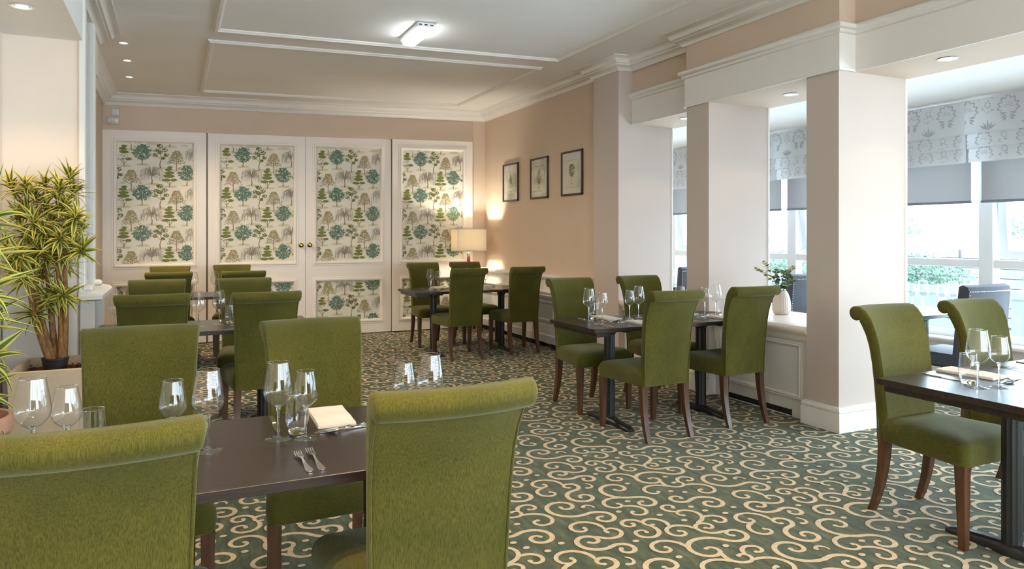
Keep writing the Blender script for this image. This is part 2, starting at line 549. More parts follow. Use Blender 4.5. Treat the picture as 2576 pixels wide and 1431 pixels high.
def build_carpet_pattern():
    strokes, A, B = carpet_tile()
    V, F = [], []
    zz = [0.0]
    def disc(c, rx, ry, n=10):
        zz[0] += 1.6e-5; z = zz[0]
        b = len(V); V.extend([(c[0] + rx * math.cos(2 * PI * k / n), c[1] + ry * math.sin(2 * PI * k / n), z) for k in range(n)]); F.append(tuple(range(b, b + n)))
    for pts, w0, w1, bulb in strokes:
        if bulb == 2:
            disc(pts[0], .017, .014); continue
        n = len(pts); b = len(V)
        d = np.gradient(pts, axis=0); d /= np.maximum(1e-9, np.linalg.norm(d, axis=1))[:, None]
        nr = np.stack([-d[:, 1], d[:, 0]], 1)
        u = np.linspace(0, 1, n)
        if bulb == 3: w = w0 + (w1 - w0) * np.sin(PI * u)
        else: w = (w0 + (w1 - w0) * u) * np.clip(u * 9 + .35, .35, 1)
        w = w * .94
        Lp, Rp = pts + nr * w[:, None] * .88, pts - nr * w[:, None] * .88
        zz[0] += 1.6e-5
        for i in range(n): V.append((Lp[i][0], Lp[i][1], zz[0])); V.append((Rp[i][0], Rp[i][1], zz[0]))
        for i in range(n - 1): F.append((b + 2 * i + 1, b + 2 * i + 3, b + 2 * i + 2, b + 2 * i))
        disc(pts[-1], .0125, .0125)
        if bulb == 3: disc(pts[0], .0125, .0125)
    V = np.array(V)
    av, af, off = [], [], 0
    for i in range(-8, 12):
        for j in range(-2, 14):
            o_ = i * A + j * B
            if not (-2.2 < o_[0] < 6.6 and -0.4 < o_[1] < 10.2): continue
            q = V + np.array([o_[0], o_[1], .0012])
            inside = (q[:, 0] > FX0 + .02) & (q[:, 0] < FX1 - .02) & (q[:, 1] > -.1) & (q[:, 1] < FY1 - .02)
            av.append(q); af += [tuple(x + off for x in f) for f in F if all(inside[x] for x in f)]
            off += len(q)
    av = np.vstack(av)
    mb = MB()
    mb.v = [tuple(q) for q in av.tolist()]
    mb.f = af; mb.m = [0] * len(af); mb.s = [False] * len(af)
    o_ = mb.build('scroll_pattern', 'carpet_cream', floor, kind='stuff')
    o_['label'] = 'cream scrolling vine pile of the carpet'
build_carpet_pattern()

# --- ceiling
mb = MB()
x0, x1 = -1.2, 4.95
mb.add([(x0, FY0, CEIL(x0)), (x1, FY0, CEIL(x1)), (x1, FY1 + .2, CEIL(x1)), (x0, FY1 + .2, CEIL(x0)),
        (x0, FY0, 3.5), (x1, FY0, 3.5), (x1, FY1 + .2, 3.5), (x0, FY1 + .2, 3.5)],
       [(3, 2, 1, 0)[::-1][::-1], (4, 5, 6, 7), (0, 1, 5, 4), (1, 2, 6, 5), (2, 3, 7, 6), (3, 0, 4, 7)])
ceiling = struct(mb.build('ceiling', 'ceiling_paint'), 'white painted ceiling with applied mouldings')
def moulding_frame(x0, y0, x1, y1):
    prof = [(-.030, 0.002), (-.030, -.010), (-.018, -.016), (-.012, -.026), (.012, -.026), (.018, -.016), (.030, -.010), (.030, 0.002)]
    mb = MB().sweep([(x0, y0), (x1, y0), (x1, y1), (x0, y1)], prof, closed=True, fz=CEIL)
    mb.build('ceiling_moulding', 'trim_paint', ceiling)
moulding_frame(0.32, -3.5, 3.66, 6.62)
moulding_frame(0.30, 7.02, 3.64, 9.50)

# --- back wall (above and beside the sliding doors)
wall_back = struct(MB().box(FX0 - .3, FY1, 0, 4.95, FY1 + .2, 3.4).build('wall_back', 'taupe_paint'), 'taupe wall above the papered sliding doors')
# left side: nib by the doors, pier, alcove wall, soffit over the planters
struct(MB().box(-1.2, 6.35, 0, -0.80, FY1, 3.4).build('wall_left', 'taupe_paint'), 'taupe side wall beside the doors')
mb = MB().box(-1.25, 5.59, 0, -.585, 6.28, 3.4)
pier = struct(mb.build('wall_pier', 'niche_paint'), 'pale pier closing the planter alcove')
struct(MB().box(-1.25, FY0, 0, FX0, 5.60, 3.4).build('wall_alcove', 'niche_paint'), 'pale outer wall of the planter alcove')
struct(MB().box(-1.05, FY0, 2.70, -.56, 5.62, 3.4).build('ceiling_soffit', 'ceiling_paint'), 'lowered soffit above the planters')
# blue-grey lining and mirror strips on the pier
mb = MB()
mb.rbox(-.585, 5.565, 1.0, -.545, 5.66, 2.98, .006)
mb.rbox(-.585, 6.20, 1.0, -.545, 6.30, 2.98, .006)
mb.rbox(-.60, 5.66, 1.0, -.548, 5.70, 2.98, .004)
mb.rbox(-.60, 6.16, 1.0, -.548, 6.20, 2.98, .004)
mb.rbox(-.58, 5.57, .0, -.49, 6.33, .96, .01)
mb.sweep([(-.58, 5.55), (-.47, 5.55), (-.47, 6.35), (-.58, 6.35)], [(0, .955), (-.03, .965), (-.03, .99), (-.012, 1.01), (0.03, 1.02)][::-1])
mb.rbox(-.585, 5.545, .955, -.47, 6.35, 1.015, .008)
mb.rbox(-.57, 5.56, 1.015, -.50, 5.66, 1.06, .015)
mb.rbox(-.57, 6.2, 1.015, -.50, 6.3, 1.06, .015)
mb.build('pier_trim', 'trim_paint', pier)
MB().box(-.59, 5.70, 1.02, -.572, 6.16, 2.98).build('mirror_glass', 'antique_mirror', pier)
MB().box(-1.0, 5.555, .03, -.59, 5.588, 1.0).build('dado_panel', 'trim_paint', pier)

CORN = [(0, -.135), (.020, -.135), (.028, -.118), (.050, -.095), (.078, -.085), (.082, -.072), (.088, -.068), (.098, -.066), (.106, -.045), (.130, -.020), (.160, -.008), (.165, 0.012), (0, .012)]
def cornice(name, path, label):
    o_ = MB().sweep(path, CORN, fz=CEIL).build(name, 'trim_paint', ang=50)
    return struct(o_, label)
cornice('trim_1', [(-.80, 6.6), (-.80, 6.95), (-.80, 10.10)][::-1][0:2] and [(4.30, 10.10), (-.80, 10.10), (-.80, 6.30)], 'cornice along the door wall')
cornice('trim_2', [(-.585, 6.90), (-.585, FY0)][0:2] and [(-.80, 6.93), (-.585, 6.93), (-.585, FY0)], 'cornice along the planter soffit')
struct(MB().box(-1.0, 6.28, 2.72, -.585, 6.93, 3.3).build('wall_soffit_end', 'niche_paint'), 'end of the soffit beside the pier')
cornice('trim_3', [(4.40, FY0), (4.40, 3.595), (4.25, 3.595), (4.25, 5.28), (4.40, 5.28), (4.40, 6.344), (4.23, 6.344), (4.23, 6.83), (4.30, 6.83), (4.30, 10.10)], 'cornice stepping along the column side')

# --- right side: picture wall, pilaster, columns, bulkheads, sill walls
wall_right = struct(MB().box(4.30, 6.83, 0, 4.93, FY1 + .2, 3.4).build('wall_right', 'taupe_paint'), 'taupe wall carrying three framed tree prints')
def post(name, x0, y0, x1, y1, label, z1=3.4, face='column_paint'):
    c = struct(MB().box(x0, y0, 0, x1, y1, z1).build(name, face), label)
    return c
pil = post('pillar', 4.23, 6.344, 4.93, 6.84, 'squared pillar joining the picture wall')
col2 = post('pillar', 4.25, 4.958, 4.95, 5.258, 'middle squared pillar between two bay openings', 2.568)
col3 = post('pillar', 4.25, 3.595, 4.96, 3.881, 'squared pillar nearest the camera, white skirting at its foot', 2.568)
SK = [(0, 0), (.030, 0), (.030, .125), (.024, .135), (.030, .142), (.030, .155), (.020, .168), (.010, .176), (0, .178)]
def skirting(parent, path):
    MB().sweep(path, SK, closed=True).build('skirting', 'trim_paint', parent)
skirting(col3, [(4.25, 3.881), (4.25, 3.595), (4.96, 3.595), (4.96, 3.881)][::-1])
skirting(col2, [(4.25, 5.258), (4.25, 4.958), (4.95, 4.958), (4.95, 5.258)][::-1])
for c, (x, y) in ((col3, (4.955, 3.60)), (col2, (4.945, 4.963)), (pil, (4.925, 6.349))):
    MB().tube([(x, y, .18), (x, y, 1.3), (x, y, 2.565)], .016, 10).build('corner_bead', 'trim_paint', c)
def bulkhead(name, xf, y0, y1, label):
    o_ = struct(MB().box(xf + .012, y0, 2.565, 4.97, y1, 3.4).build(name, 'taupe_paint'), label)
    fb = MB().box(xf, y0, 2.565, xf + .012, y1, 2.84)
    if xf < 4.3:
        fb.box(xf, y0 - .010, 2.565, 4.41, y0, 2.84).box(xf, y1, 2.565, 4.41, y1 + .010, 2.84)
    fb.build('frieze', 'trim_paint', o_)
    return o_
bulkhead('wall_bulkhead', 4.40, 5.258, 6.344, 'recessed bulkhead beside the pillar of the picture wall')
bulkhead('wall_bulkhead', 4.238, 3.590, 5.263, 'bulkhead running flush over the two pillars')
bulkhead('wall_bulkhead', 4.40, FY0, 3.59, 'recessed bulkhead nearest the camera')
BM = [(0, 2.825), (.012, 2.825), (.018, 2.832), (.022, 2.842), (.022, 2.850), (.036, 2.856), (.048, 2.870), (.048, 2.884), (.036, 2.897), (0, 2.902)]
struct(MB().sweep([(4.40, FY0), (4.40, 3.580), (4.238, 3.580), (4.238, 5.273), (4.40, 5.273), (4.40, 6.344)], BM).build('trim_4', 'trim_paint', ang=50), 'moulding along the bulkhead')
LM = [(0, 2.562), (.010, 2.562), (.010, 2.580), (0, 2.584)]
struct(MB().sweep([(4.40, FY0), (4.40, 3.580), (4.238, 3.580), (4.238, 5.273), (4.40, 5.273), (4.40, 6.344)], LM).build('trim_5', 'trim_paint'), 'bead along the foot of the bulkhead')
struct(MB().box(4.41, FY0, 2.566, 4.97, 6.5, 2.60).box(4.252, 3.59, 2.566, 4.41, 5.26, 2.60).build('ceiling_bay_soffit', 'ceiling_paint'), 'soffit under the bulkhead')
struct(MB().box(4.95, FY0, 2.578, 6.75, 10.3, 2.72).build('ceiling_bay', 'ceiling_paint'), 'ceiling of the window bay')
struct(MB().box(4.90, 10.0, 0, 6.75, 10.3, 2.72).build('wall_bay_end', 'column_paint'), 'end wall of the window bay')
# low walls with sills between the pillars
def panel_frame(x, y0, z0, y1, z1, parent):
    prof = [(-.020, .0), (-.020, .006), (-.012, .014), (-.004, .010), (.004, .016), (.012, .012), (.020, .004), (.020, 0)]
    t = MB().sweep([(y0, z0), (y1, z0), (y1, z1), (y0, z1)], prof, closed=True)
    mb = MB().add([(x - c, a, b_) for a, b_, c in t.v], t.f, 0, True)
    mb.build('panel_moulding', 'trim_paint', parent)
def sill_wall(y0, y1, label, n):
    w = struct(MB().box(4.30, y0, .0, 4.95, y1, .66).build('wall_sill', 'trim_paint'), label)
    mb = MB().sweep([(4.30, y0), (4.30, y1)], [(0, .60), (.02, .60), (.03, .635), (.055, .655), (.065, .675), (.065, .695), (.055, .712), (0, .718)])
    mb.box(4.30, y0, .655, 4.96, y1, .718)
    mb.build('sill', 'white_paint', w)
    panel_frame(4.30, y0 + .10, .16, y1 - .10, .56, w)
    vt = MB()
    vt.rbox(4.296, y0 + .18, .002, 4.31, y1 - .18, .058, .010)
    vt.build('floor_vent', 'dark_gap', w)
    return w
sill_wall(3.881, 4.958, 'low panelled wall under the sill that carries the vase', 2)
sill_wall(5.258, 6.344, 'low panelled wall between the far two pillars', 1)
# dado / radiator casing along the picture wall
dado = struct(MB().box(4.20, 6.90, 0.09, 4.31, 10.10, .86).build('trim_6', 'trim_paint'), 'white panelled casing below the picture wall')
mb = MB()
mb.sweep([(4.20, 6.90), (4.20, 10.10)], [(0, .835), (.015, .84), (.03, .855), (.045, .865), (.05, .885), (.04, .90), (-.11, .905), (-.11, .84)])
mb.sweep([(4.20, 6.90), (4.20, 10.10)], [(0, .60), (.02, .61), (.03, .635), (.022, .655), (.05, .67), (.06, .69), (.05, .712), (0, .72)])
mb.sweep([(4.20, 6.90), (4.20, 10.10)], [(0, .06), (.035, .06), (.035, .15), (.022, .165), (.022, .21), (.012, .225), (.012, .27), (0, .285)])
mb.build('dado_rail', 'trim_paint', dado)
mb = MB()
for a, b_ in ((6.95, 7.75), (8.0, 8.9), (9.15, 9.95)):
    mb.rbox(4.168, a, .002, 4.22, b_, .085, .012)
mb.build('casing_vent', 'dark_gap', dado)
for a, b_ in ((6.95, 8.4), (8.55, 10.0)): panel_frame(4.20, a, .33, b_, .56, dado)

# --- sliding doors with tree paper
INK = ['ink_cloud', 'ink_teal', 'ink_olive', 'ink_beige', 'ink_grey', 'ink_mound', 'ink_trunk']
def tree_poly(P, kind, x, y, rs):
    """one printed tree standing at x, y (foot)"""
    j = lambda a: rs.uniform(-a, a)
    P.blob(x + .015, y + .004, .085, .020, 5, 12)
    P.blob(x - .03, y + .0, .055, .013, 5, 10)
    if kind == 0:    # clipped cloud tree
        P.ribbon([(x, y), (x + .004, y + .05), (x - .01, y + .12)], [.012, .008, .006], 6)
        P.ribbon([(x, y + .03), (x + .04, y + .09), (x + .05, y + .10)], [.008, .006, .004], 6)
        P.ribbon([(x, y + .03), (x - .04, y + .085), (x - .05, y + .10)], [.008, .006, .004], 6)
        for (dx, dy, rx, ry) in ((-.045, .105, .062, .022), (.055, .108, .050, .020), (-.01, .165, .085, .026), (.0, .215, .068, .022), (-.012, .262, .055, .022), (.004, .30, .036, .018)):
            P.blob(x + dx, y + dy, rx * .94, ry * 1.05, 0, 12, .12, rs)
            for _ in range(22):
                a = rs.uniform(0, 2 * PI); r = math.sqrt(rs.random())
                P.leaf(x + dx + rx * r * math.cos(a), y + dy + ry * r * math.sin(a), rs.uniform(.012, .02), .009, j(.6), 0 if rs.random() < .75 else 2)
    elif kind == 1:  # dense blue-green tree
        P.ribbon([(x, y), (x + .002, y + .06), (x - .002, y + .2)], [.016, .010, .006], 6)
        for _ in range(420):
            a = rs.uniform(0, 2 * PI); r = rs.random() ** .5
            px, py = .115 * r * math.cos(a), .115 * r * math.sin(a)
            if py < -.06 and abs(px) > .09: continue
            P.leaf(x + px * (1 - .25 * (py > .04)), y + .19 + py, rs.uniform(.022, .042), rs.uniform(.008, .013), math.atan2(py + .02, px) + j(.5), 1)
        for _ in range(26):
            a = rs.uniform(-.6, PI + .6)
            P.leaf(x + .125 * math.cos(a), y + .20 + .10 * math.sin(a), .045, .008, a + j(.2), 1)
    elif kind == 2:  # open olive tree with crooked trunk
        P.ribbon([(x, y), (x - .008, y + .07), (x + .012, y + .14), (x, y + .22), (x + .01, y + .31)], [.016, .012, .010, .007, .004], 6)
        for s_ in (-1, 1):
            P.ribbon([(x + .01, y + .13), (x + s_ * .05, y + .19), (x + s_ * .075, y + .20)], [.007, .005, .003], 6)
            P.ribbon([(x, y + .22), (x + s_ * .04, y + .27), (x + s_ * .06, y + .275)], [.006, .004, .003], 6)
        for (dx, dy, r_) in ((-.07, .20, .035), (.075, .205, .036), (-.055, .27, .040), (.055, .28, .040), (.0, .335, .042), (-.005, .245, .035), (.035, .155, .025), (-.03, .345, .025)):
            for _ in range(44):
                a = rs.uniform(0, 2 * PI); r = r_ * math.sqrt(rs.random())
                P.leaf(x + dx + r * math.cos(a), y + dy + r * .8 * math.sin(a), rs.uniform(.012, .022), .011, rs.uniform(0, PI), 2)
    elif kind == 3:  # pale beige broad tree
        P.ribbon([(x, y), (x + .003, y + .08), (x - .002, y + .16), (x + .003, y + .27)], [.013, .010, .007, .003], 6)
        for k in range(7):
            s_ = 1 if k % 2 else -1; h = .09 + .024 * k
            P.ribbon([(x, y + h), (x + s_ * .05, y + h + .03), (x + s_ * (.105 - .010 * k), y + h + .035)], [.006, .004, .002], 6)
        for _ in range(330):
            h = rs.random() ** .8; wv = .128 * (1 - h * .80) + .01
            px = rs.uniform(-wv, wv)
            P.leaf(x + px, y + .11 + .20 * h - abs(px) * .12, rs.uniform(.014, .028), .011, j(.7), 3)
    else:            # weeping willow, bare strokes
        P.ribbon([(x, y), (x + .006, y + .06), (x - .006, y + .12), (x + .01, y + .19)], [.018, .013, .010, .006], 6)
        for k in range(46):
            s_ = 1 if k % 2 else -1
            w_ = rs.uniform(.02, .145); top = y + rs.uniform(.19, .30) - w_ * .35
            drop = rs.uniform(.08, .18)
            x_ = x + s_ * w_
            P.ribbon([(x + j(.01), y + rs.uniform(.11, .17)), (x + s_ * w_ * .55, top), (x_, top - .03), (x_ + s_ * .012, max(y + .05, top - drop))], [.005, .0042, .0036, .0022], 4)
        for k in range(70):
            s_ = rs.choice((-1, 1)); w_ = rs.uniform(.02, .15)
            P.leaf(x + s_ * w_, y + rs.uniform(.08, .26) - w_ * .25, .022, .0045, PI / 2 + j(.3), 4)

def paper_print(x0, z0, x1, z1, ox, oz, seed=3):
    P = Print()
    rs = random.Random(seed)
    spots = [(.079, -.318), (.279, -.297), (.485, -.340), (.668, -.368), (.897, -.286)]
    for i in range(-3, 4):
        for j_ in range(-3, 10):
            for k, (a, b_) in enumerate(spots):
                x = ox + a + i * 1.02 + (j_ % 2) * .51
                z = oz + b_ - j_ * .2625
                if x0 - .2 < x < x1 + .2 and z0 - .45 < z < z1 + .1:
                    Q = Print()
                    tree_poly(Q, k, 0, 0, rs)
                    q = .86
                    P.p += [([(x + q * u, z + q * w_) for u, w_ in pts], mi) for pts, mi in Q.p]
    return P

def door(name, x0, x1, yf, label, lower=True, mul=1):
    """door leaf between x0 and x1, face at yf; papered panels above and below"""
    g = .02
    z_top = 2.755
    sag = lambda vs: [(x, y, SAG(x, z)) for x, y, z in vs]
    ux0, ux1 = x0 + .105, x1 - .105
    if mul == 2: ux0, ux1 = x0 + .12, x1 - .12
    zs = [(.155, .80), (.985, 2.66)]
    mb = MB()
    mb.box(x0, yf, .012, ux0, yf + .045, z_top)
    mb.box(ux1, yf, .012, x1, yf + .045, z_top)
    for a, b_ in ((.012, zs[0][0]), (zs[0][1], zs[1][0]), (zs[1][1], z_top)):
        mb.box(ux0, yf, a, ux1, yf + .045, b_)
    mb.box(ux0, yf + .03, .15, ux1, yf + .045, 2.68)
    mb.v = sag(mb.v)
    d = struct(mb.build(name, 'white_paint'), label)
    for (a, b_) in zs:
        mb = MB()
        # bolection moulding: swept round the opening (path in x,z turned upright)
        prof = [(0.0, .028), (.050, .028), (.050, .012), (.044, .000), (.034, -.010), (.024, -.014), (.014, -.012), (.008, -.004), (-.012, -.004), (-.016, 0.002), (-.016, .012)]
        path = [(ux0, a), (ux1, a), (ux1, b_), (ux0, b_)]
        t = MB().sweep(path, prof, closed=True)
        mb.add([(x, yf + z, y) for x, y, z in t.v], [tuple(reversed(f)) for f in t.f], 0, True)
        mb.v = sag(mb.v)
        mb.build('panel_moulding', 'white_paint', d)
        pa, pb, pc, pd = ux0 + .045, a + .045, ux1 - .045, b_ - .045
        mb = MB().add(sag([(pa, yf + .026, pb), (pc, yf + .026, pb), (pc, yf + .026, pd), (pa, yf + .026, pd)]), [(0, 1, 2, 3)])
        wp = mb.build('wallpaper', 'paper_ground', d)
        P = paper_print(pa, pb, pc, pd, pa, pd if a > .5 else pd + .348)
        pm = P.mesh((pa, pb, pc, pd), lambda x, z, e: (x, yf + .0255 - e, SAG(x, z)))
        o_ = pm.build('tree_print', INK, wp, kind='stuff')
    return d
YD = 10.10
door('door_1', -.80, .364, YD - .075, 'papered sliding door leaf beside the planter pier')
d2 = door('door_2', .385, 1.612, YD - .045, 'papered door leaf with a brass knob, hinged towards the planter side')
d3 = door('door_3', 1.616, 2.812, YD - .045, 'papered door leaf with a brass knob, beside the lamp leaf')
door('door_4', 2.825, 4.065, YD - .075, 'papered door leaf behind the corner lamp')
def knob(parent, x, z):
    mb = MB()
    prof = [(.030, 0), (.032, .004), (.026, .007), (.012, .010), (.012, .030), (.022, .036), (.030, .046), (.030, .056), (.022, .064), (.008, .067)]
    t = MB().lathe(prof, 20, cap0=True, cap1=True)
    mb.add([(x + a, YD - .045 - c, z + b) for a, b, c in t.v], [tuple(reversed(f)) for f in t.f], 0, True)
    mb.build('knob', 'brass', parent)
knob(d2, 1.555, 1.255)
knob(d3, 1.668, 1.258)
t = MB().lathe([(.014, 0), (.014, .004), (.010, .006)], 14, cap0=True, cap1=True)
MB().add([(1.652 + a, YD - .045 - c, 1.10 + b) for a, b, c in t.v], [tuple(reversed(f)) for f in t.f], 0, True).build('key_escutcheon', 'white_paint', d3)
mb = MB().box(-.80, YD - .06, 2.755, 4.065, YD + .01, 2.80)
mb.v = [(x, y, SAG(x, z)) for x, y, z in mb.v]
struct(mb.build('trim_7', 'taupe_paint'), 'head track over the sliding doors')
struct(MB().box(-.86, 6.3, 0, -.795, 10.1, .12).build('baseboard_left', 'trim_paint'))

# --- window wall of the bay
WX = 6.40
bays = [(-0.47, 1.73), (1.73, 3.90), (3.90, 6.08), (6.08, 8.26), (8.26, 10.02)]
wall_w = struct(MB().box(WX - .02, FY0, -.1, WX + .22, 10.1, .45).build('wall_window', 'white_paint'), 'low white wall under the bay windows')
MB().rbox(WX - .14, FY0, .43, WX + .05, 10.0, .47, .01).build('window_board', 'white_paint', wall_w)
struct(MB().box(WX - .02, FY0, 2.46, WX + .22, 10.1, 2.72).build('wall_window_head', 'white_paint'), 'lintel over the bay windows')
def window(n, y0, y1):
    ym = (y0 + y1) / 2
    mb = MB()
    mb.rbox(WX + .02, y0 - .065, .45, WX + .12, y0 + .065, 2.5, .006)
    w = struct(mb.build('window_%d' % n, 'upvc'), 'white framed bay window %s' % ('in the opening nearest the camera', 'behind the near opening', 'behind the vase sill', 'behind the far opening', 'at the far bay end')[n - 1])
    fr = MB()
    fr.rbox(WX + .03, ym - .04, .45, WX + .11, ym + .04, 2.5, .006)
    fr.rbox(WX + .03, y0 + .05, .45, WX + .11, y1 - .05, .53, .006)
    fr.rbox(WX + .03, y0 + .05, 2.40, WX + .11, y1 - .05, 2.48, .006)
    fr.build('window_frame', 'upvc', w)
    tr = MB().rbox(WX + .025, y0 + .05, 1.105, WX + .115, y1 - .05, 1.18, .006)
    tr.build('transom', 'upvc', w)
    for a, b_, z0, z1 in ((y0 + .065, ym - .04, .53, 1.105), (ym + .04, y1 - .065, .53, 1.105), (y0 + .065, ym - .04, 1.18, 2.40)):
        MB().box(WX + .066, a, z0, WX + .072, b_, z1).build('pane', 'window_glass', w)
    # opening light tilted inwards at its head
    sa = bpy.data.objects.new('casement', None)
    s_ = MB()
    a, b_, z0, z1 = ym + .045, y1 - .070, 0.0, 1.20
    for q in ((a, z0, a + .075, z1), (b_ - .075, z0, b_, z1), (a, z0, b_, z0 + .075), (a, z1 - .075, b_, z1)):
        s_.rbox(-.055, q[0], q[1], .005, q[2], q[3], .006)
    cs = s_.build('casement', 'upvc', w)
    bpy.data.objects.remove(sa)
    cs.location = (WX + .165, 0, 1.19)
    cs.rotation_euler = (0, R(-5.0), 0)
    MB().box(-.028, a + .07, .07, -.022, b_ - .07, z1 - .07).build('pane', 'window_glass', cs)
    hd = MB()
    hd.rbox(-.095, b_ - .55, .0, -.055, b_ - .45, .03, .005)
    hd.rbox(-.085, b_ - .20, -.035, -.045, b_ - .03, -.015, .004)
    hd.build('handle', 'upvc', cs)
    return w
for i, (a, b_) in enumerate(bays):
    window(i + 1, a, b_)

# damask print for the roman blinds
def damask(P, y, z, s=1.0):
    def st(pts, w): P.ribbon([(y + a * s, z + b_ * s) for a, b_ in pts], [q * s for q in w] if hasattr(w, '__len__') else w * s, 0)
    # flower head: seven pointed petals drawn as one outline, dotted inside, leaves below
    pts, ws = [], []
    for k in range(85):
        u = 7 * k / 84
        lobe = 1 - abs(2 * (u % 1.0) - 1)
        th = R(-25 + 230 * k / 84)
        r = .058 + .030 * lobe ** .75 + .020 * max(0, math.sin(th)) ** 4
        pts.append((r * math.cos(th) * 1.08, .02 + r * math.sin(th)))
        ws.append(.007 + .006 * lobe)
    st(pts, ws)
    for k in range(7):
        a = R(10 + 26.7 * k)
        for rr, l in ((.022, .013), (.040, .015)):
            P.leaf(y + s * rr * math.cos(a), z + s * (.02 + rr * math.sin(a)), l * s, .008 * s, a, 0)
    for sgn in (-1, 1):
        for ox_, oz_, an, l, w_ in ((.028, -.035, -12, .070, .020), (.026, -.060, -30, .064, .020), (.020, -.082, -48, .052, .018), (.046, -.022, 15, .040, .012), (.008, -.075, -80, .060, .010)):
            a = R(an) if sgn > 0 else PI - R(an)
            P.leaf(y + s * sgn * (ox_ + .015), z + s * oz_, l * s, w_ * s, a, 0)
def damask_small(P, y, z, s=1.0):
    for k in range(7):
        a = 2 * PI * k / 7
        P.leaf(y + .022 * s * math.cos(a), z + .035 * s + .022 * s * math.sin(a), .018 * s, .011 * s, a + PI / 2, 0)
    for k in range(10):
        P.leaf(y + random.uniform(-.045, .045) * s, z + random.uniform(-.05, .015) * s, .018 * s, .010 * s, random.uniform(0, PI), 0)
def spray(P, y, z, s=1.0):
    for ang, l in ((90, .09), (60, .08), (120, .08), (35, .085), (145, .085)):
        a = R(ang)
        P.leaf(y + l * .5 * s * math.cos(a), z + l * .5 * s * math.sin(a), l * s, .018 * s, a, 0)
def blind(i, y0, y1, label_place):
    r = tag(thing('roman_blind', '', 'blind', (WX - .19, (y0 + y1) / 2, 2.02)), 'white damask roman blind gathered up, %s' % label_place, 'blind', 'roman blinds of the bay')
    hy = (y1 - y0) / 2
    for nm, z0, z1, th, g in (('valance', .24, .535, -.03, .003), ('fold', .115, .262, -.012, .015), ('fold', 0, .13, 0, .02)):
        mb = MB()
        n = 24
        rings = []
        for k in range(n + 1):
            y = -hy + g + (2 * hy - 2 * g) * k / n
            wv = .004 * math.sin(k * 1.3)
            rings.append([(th + wv, y, z1), (th - .014 + wv, y, (z0 + z1) / 2), (th - .012 + wv, y, z0 + .01), (th + .0 + wv, y, z0), (th + .02 + wv, y, z0 + .012), (th + .02, y, z1)])
        mb.loft(rings, smooth=True)
        f = mb.build(nm, 'blind_white', r)
        P = Print()
        random.seed(5)
        k = 0
        y = -hy + .05
        while y < hy:
            if nm == 'valance':
                damask(P, y + .1, (z0 + z1) / 2 + .02, .92); damask_small(P, y + .265, z0 + .19)
                spray(P, y + .265, z0 + .015)
                for q in range(5): P.leaf(y + .265 + random.uniform(-.08, .08), z1 - .03 + random.uniform(-.015, .015), .016, .008, random.uniform(0, PI), 0)
            else:
                damask(P, y - .02, z0 + .045, .75); damask_small(P, y + .145, z0 + .06)
            y += .33
        xo = th - .0205
        pm = P.mesh((-hy + g, z0 + .012, hy - g, z1 - .004), lambda a, b_, e: (xo - e, a, b_), flip=True)
        pm.build('damask_print', 'blind_print', f, kind='stuff')
    s_ = tag(thing('roller_blind', '', 'blind', (WX - .06, (y0 + y1) / 2, 1.675)), 'plain grey roller blind half lowered, %s' % label_place, 'blind', 'roller blinds of the bay')
    MB().box(-.002, -hy + .045, .018, .002, hy - .045, .80).build('blind_fabric', 'roller_grey', s_)
    MB().rbox(-.011, -hy + .04, 0, .011, hy - .04, .022, .004).build('bottom_bar', 'roller_bar', s_)
BP = ['', 'in the opening nearest the camera, frame edge', 'in the opening nearest the camera, by the white pillar', 'seen above the vase sill', 'seen in the slit by the picture wall']
for i, (a, b_) in enumerate(bays):
    if 1 <= i <= 3: blind(i, a + .03, b_ + .03, {1: BP[1], 2: BP[2], 3: BP[3]}[i])
blind(4, 8.29, 10.0, BP[4])

# outside: patio, timber wall, planters with shrubs, grass bank
struct(MB().box(6.62, -8, -.3, 16, 16, -.02).build('ground_patio', 'patio_stone'), 'pale paved terrace outside the bay windows')
tw = struct(MB().box(11.2, -8, -.02, 11.5, 16, 1.17).build('wall_terrace', 'timber_pale'), 'pale timber retaining wall beyond the terrace')
pl = MB().box(0, 0, 0, .03, 6.0, .135)
bm0 = pl.build('plank', 'timber_pale', tw)
bm0.location = (11.165, -4, .02)
for r_ in range(8):
    for c_ in range(3):
        if r_ == 0 and c_ == 0: continue
        o_ = bm0.copy(); COL.objects.link(o_); o_.parent = tw
        o_.location = (11.165 - .004 * ((r_ + c_) % 2), -4 + 6.05 * c_ - (r_ % 2) * .9, .02 + .145 * r_)
mb = MB()
rs = random.Random(4)
gx = [11.4 + k * 1.2 for k in range(6)]
for a in range(5):
    for b_ in range(12):
        q = [(gx[a], -8 + 2 * b_), (gx[a + 1], -8 + 2 * b_), (gx[a + 1], -6 + 2 * b_), (gx[a], -6 + 2 * b_)]
        mb.add([(x, y, 1.13 + (x - 11.4) * .16 + .05 * math.sin(x * 2 + y)) for x, y in q], [(0, 1, 2, 3)], 0, True)
struct(mb.build('ground_bank', 'bank_grass'), 'pale grass bank above the terrace wall')
def shrub_mesh(lx, ly, lz, n, seed, size=.05):
    rs = random.Random(seed); mb = MB()
    for _ in range(n):
        a, b_ = rs.uniform(0, 2 * PI), rs.uniform(-.2, 1)
        r = rs.random() ** .4
        cb = math.sqrt(max(0, 1 - b_ * b_))
        c = Vector((lx * r * cb * math.cos(a), ly * r * cb * math.sin(a) , lz * max(0, b_) * r + rs.uniform(0, .05)))
        d = Vector((rs.uniform(-1, 1), rs.uniform(-1, 1), rs.uniform(-.3, 1))).normalized(); u = d.orthogonal().normalized()
        s_ = rs.uniform(.5, 1) * size
        mb.add([c, c + d * s_ * .5 + u * s_ * .3, c + d * s_, c + d * s_ * .5 - u * s_ * .3], [(0, 1, 2, 3)])
    return mb
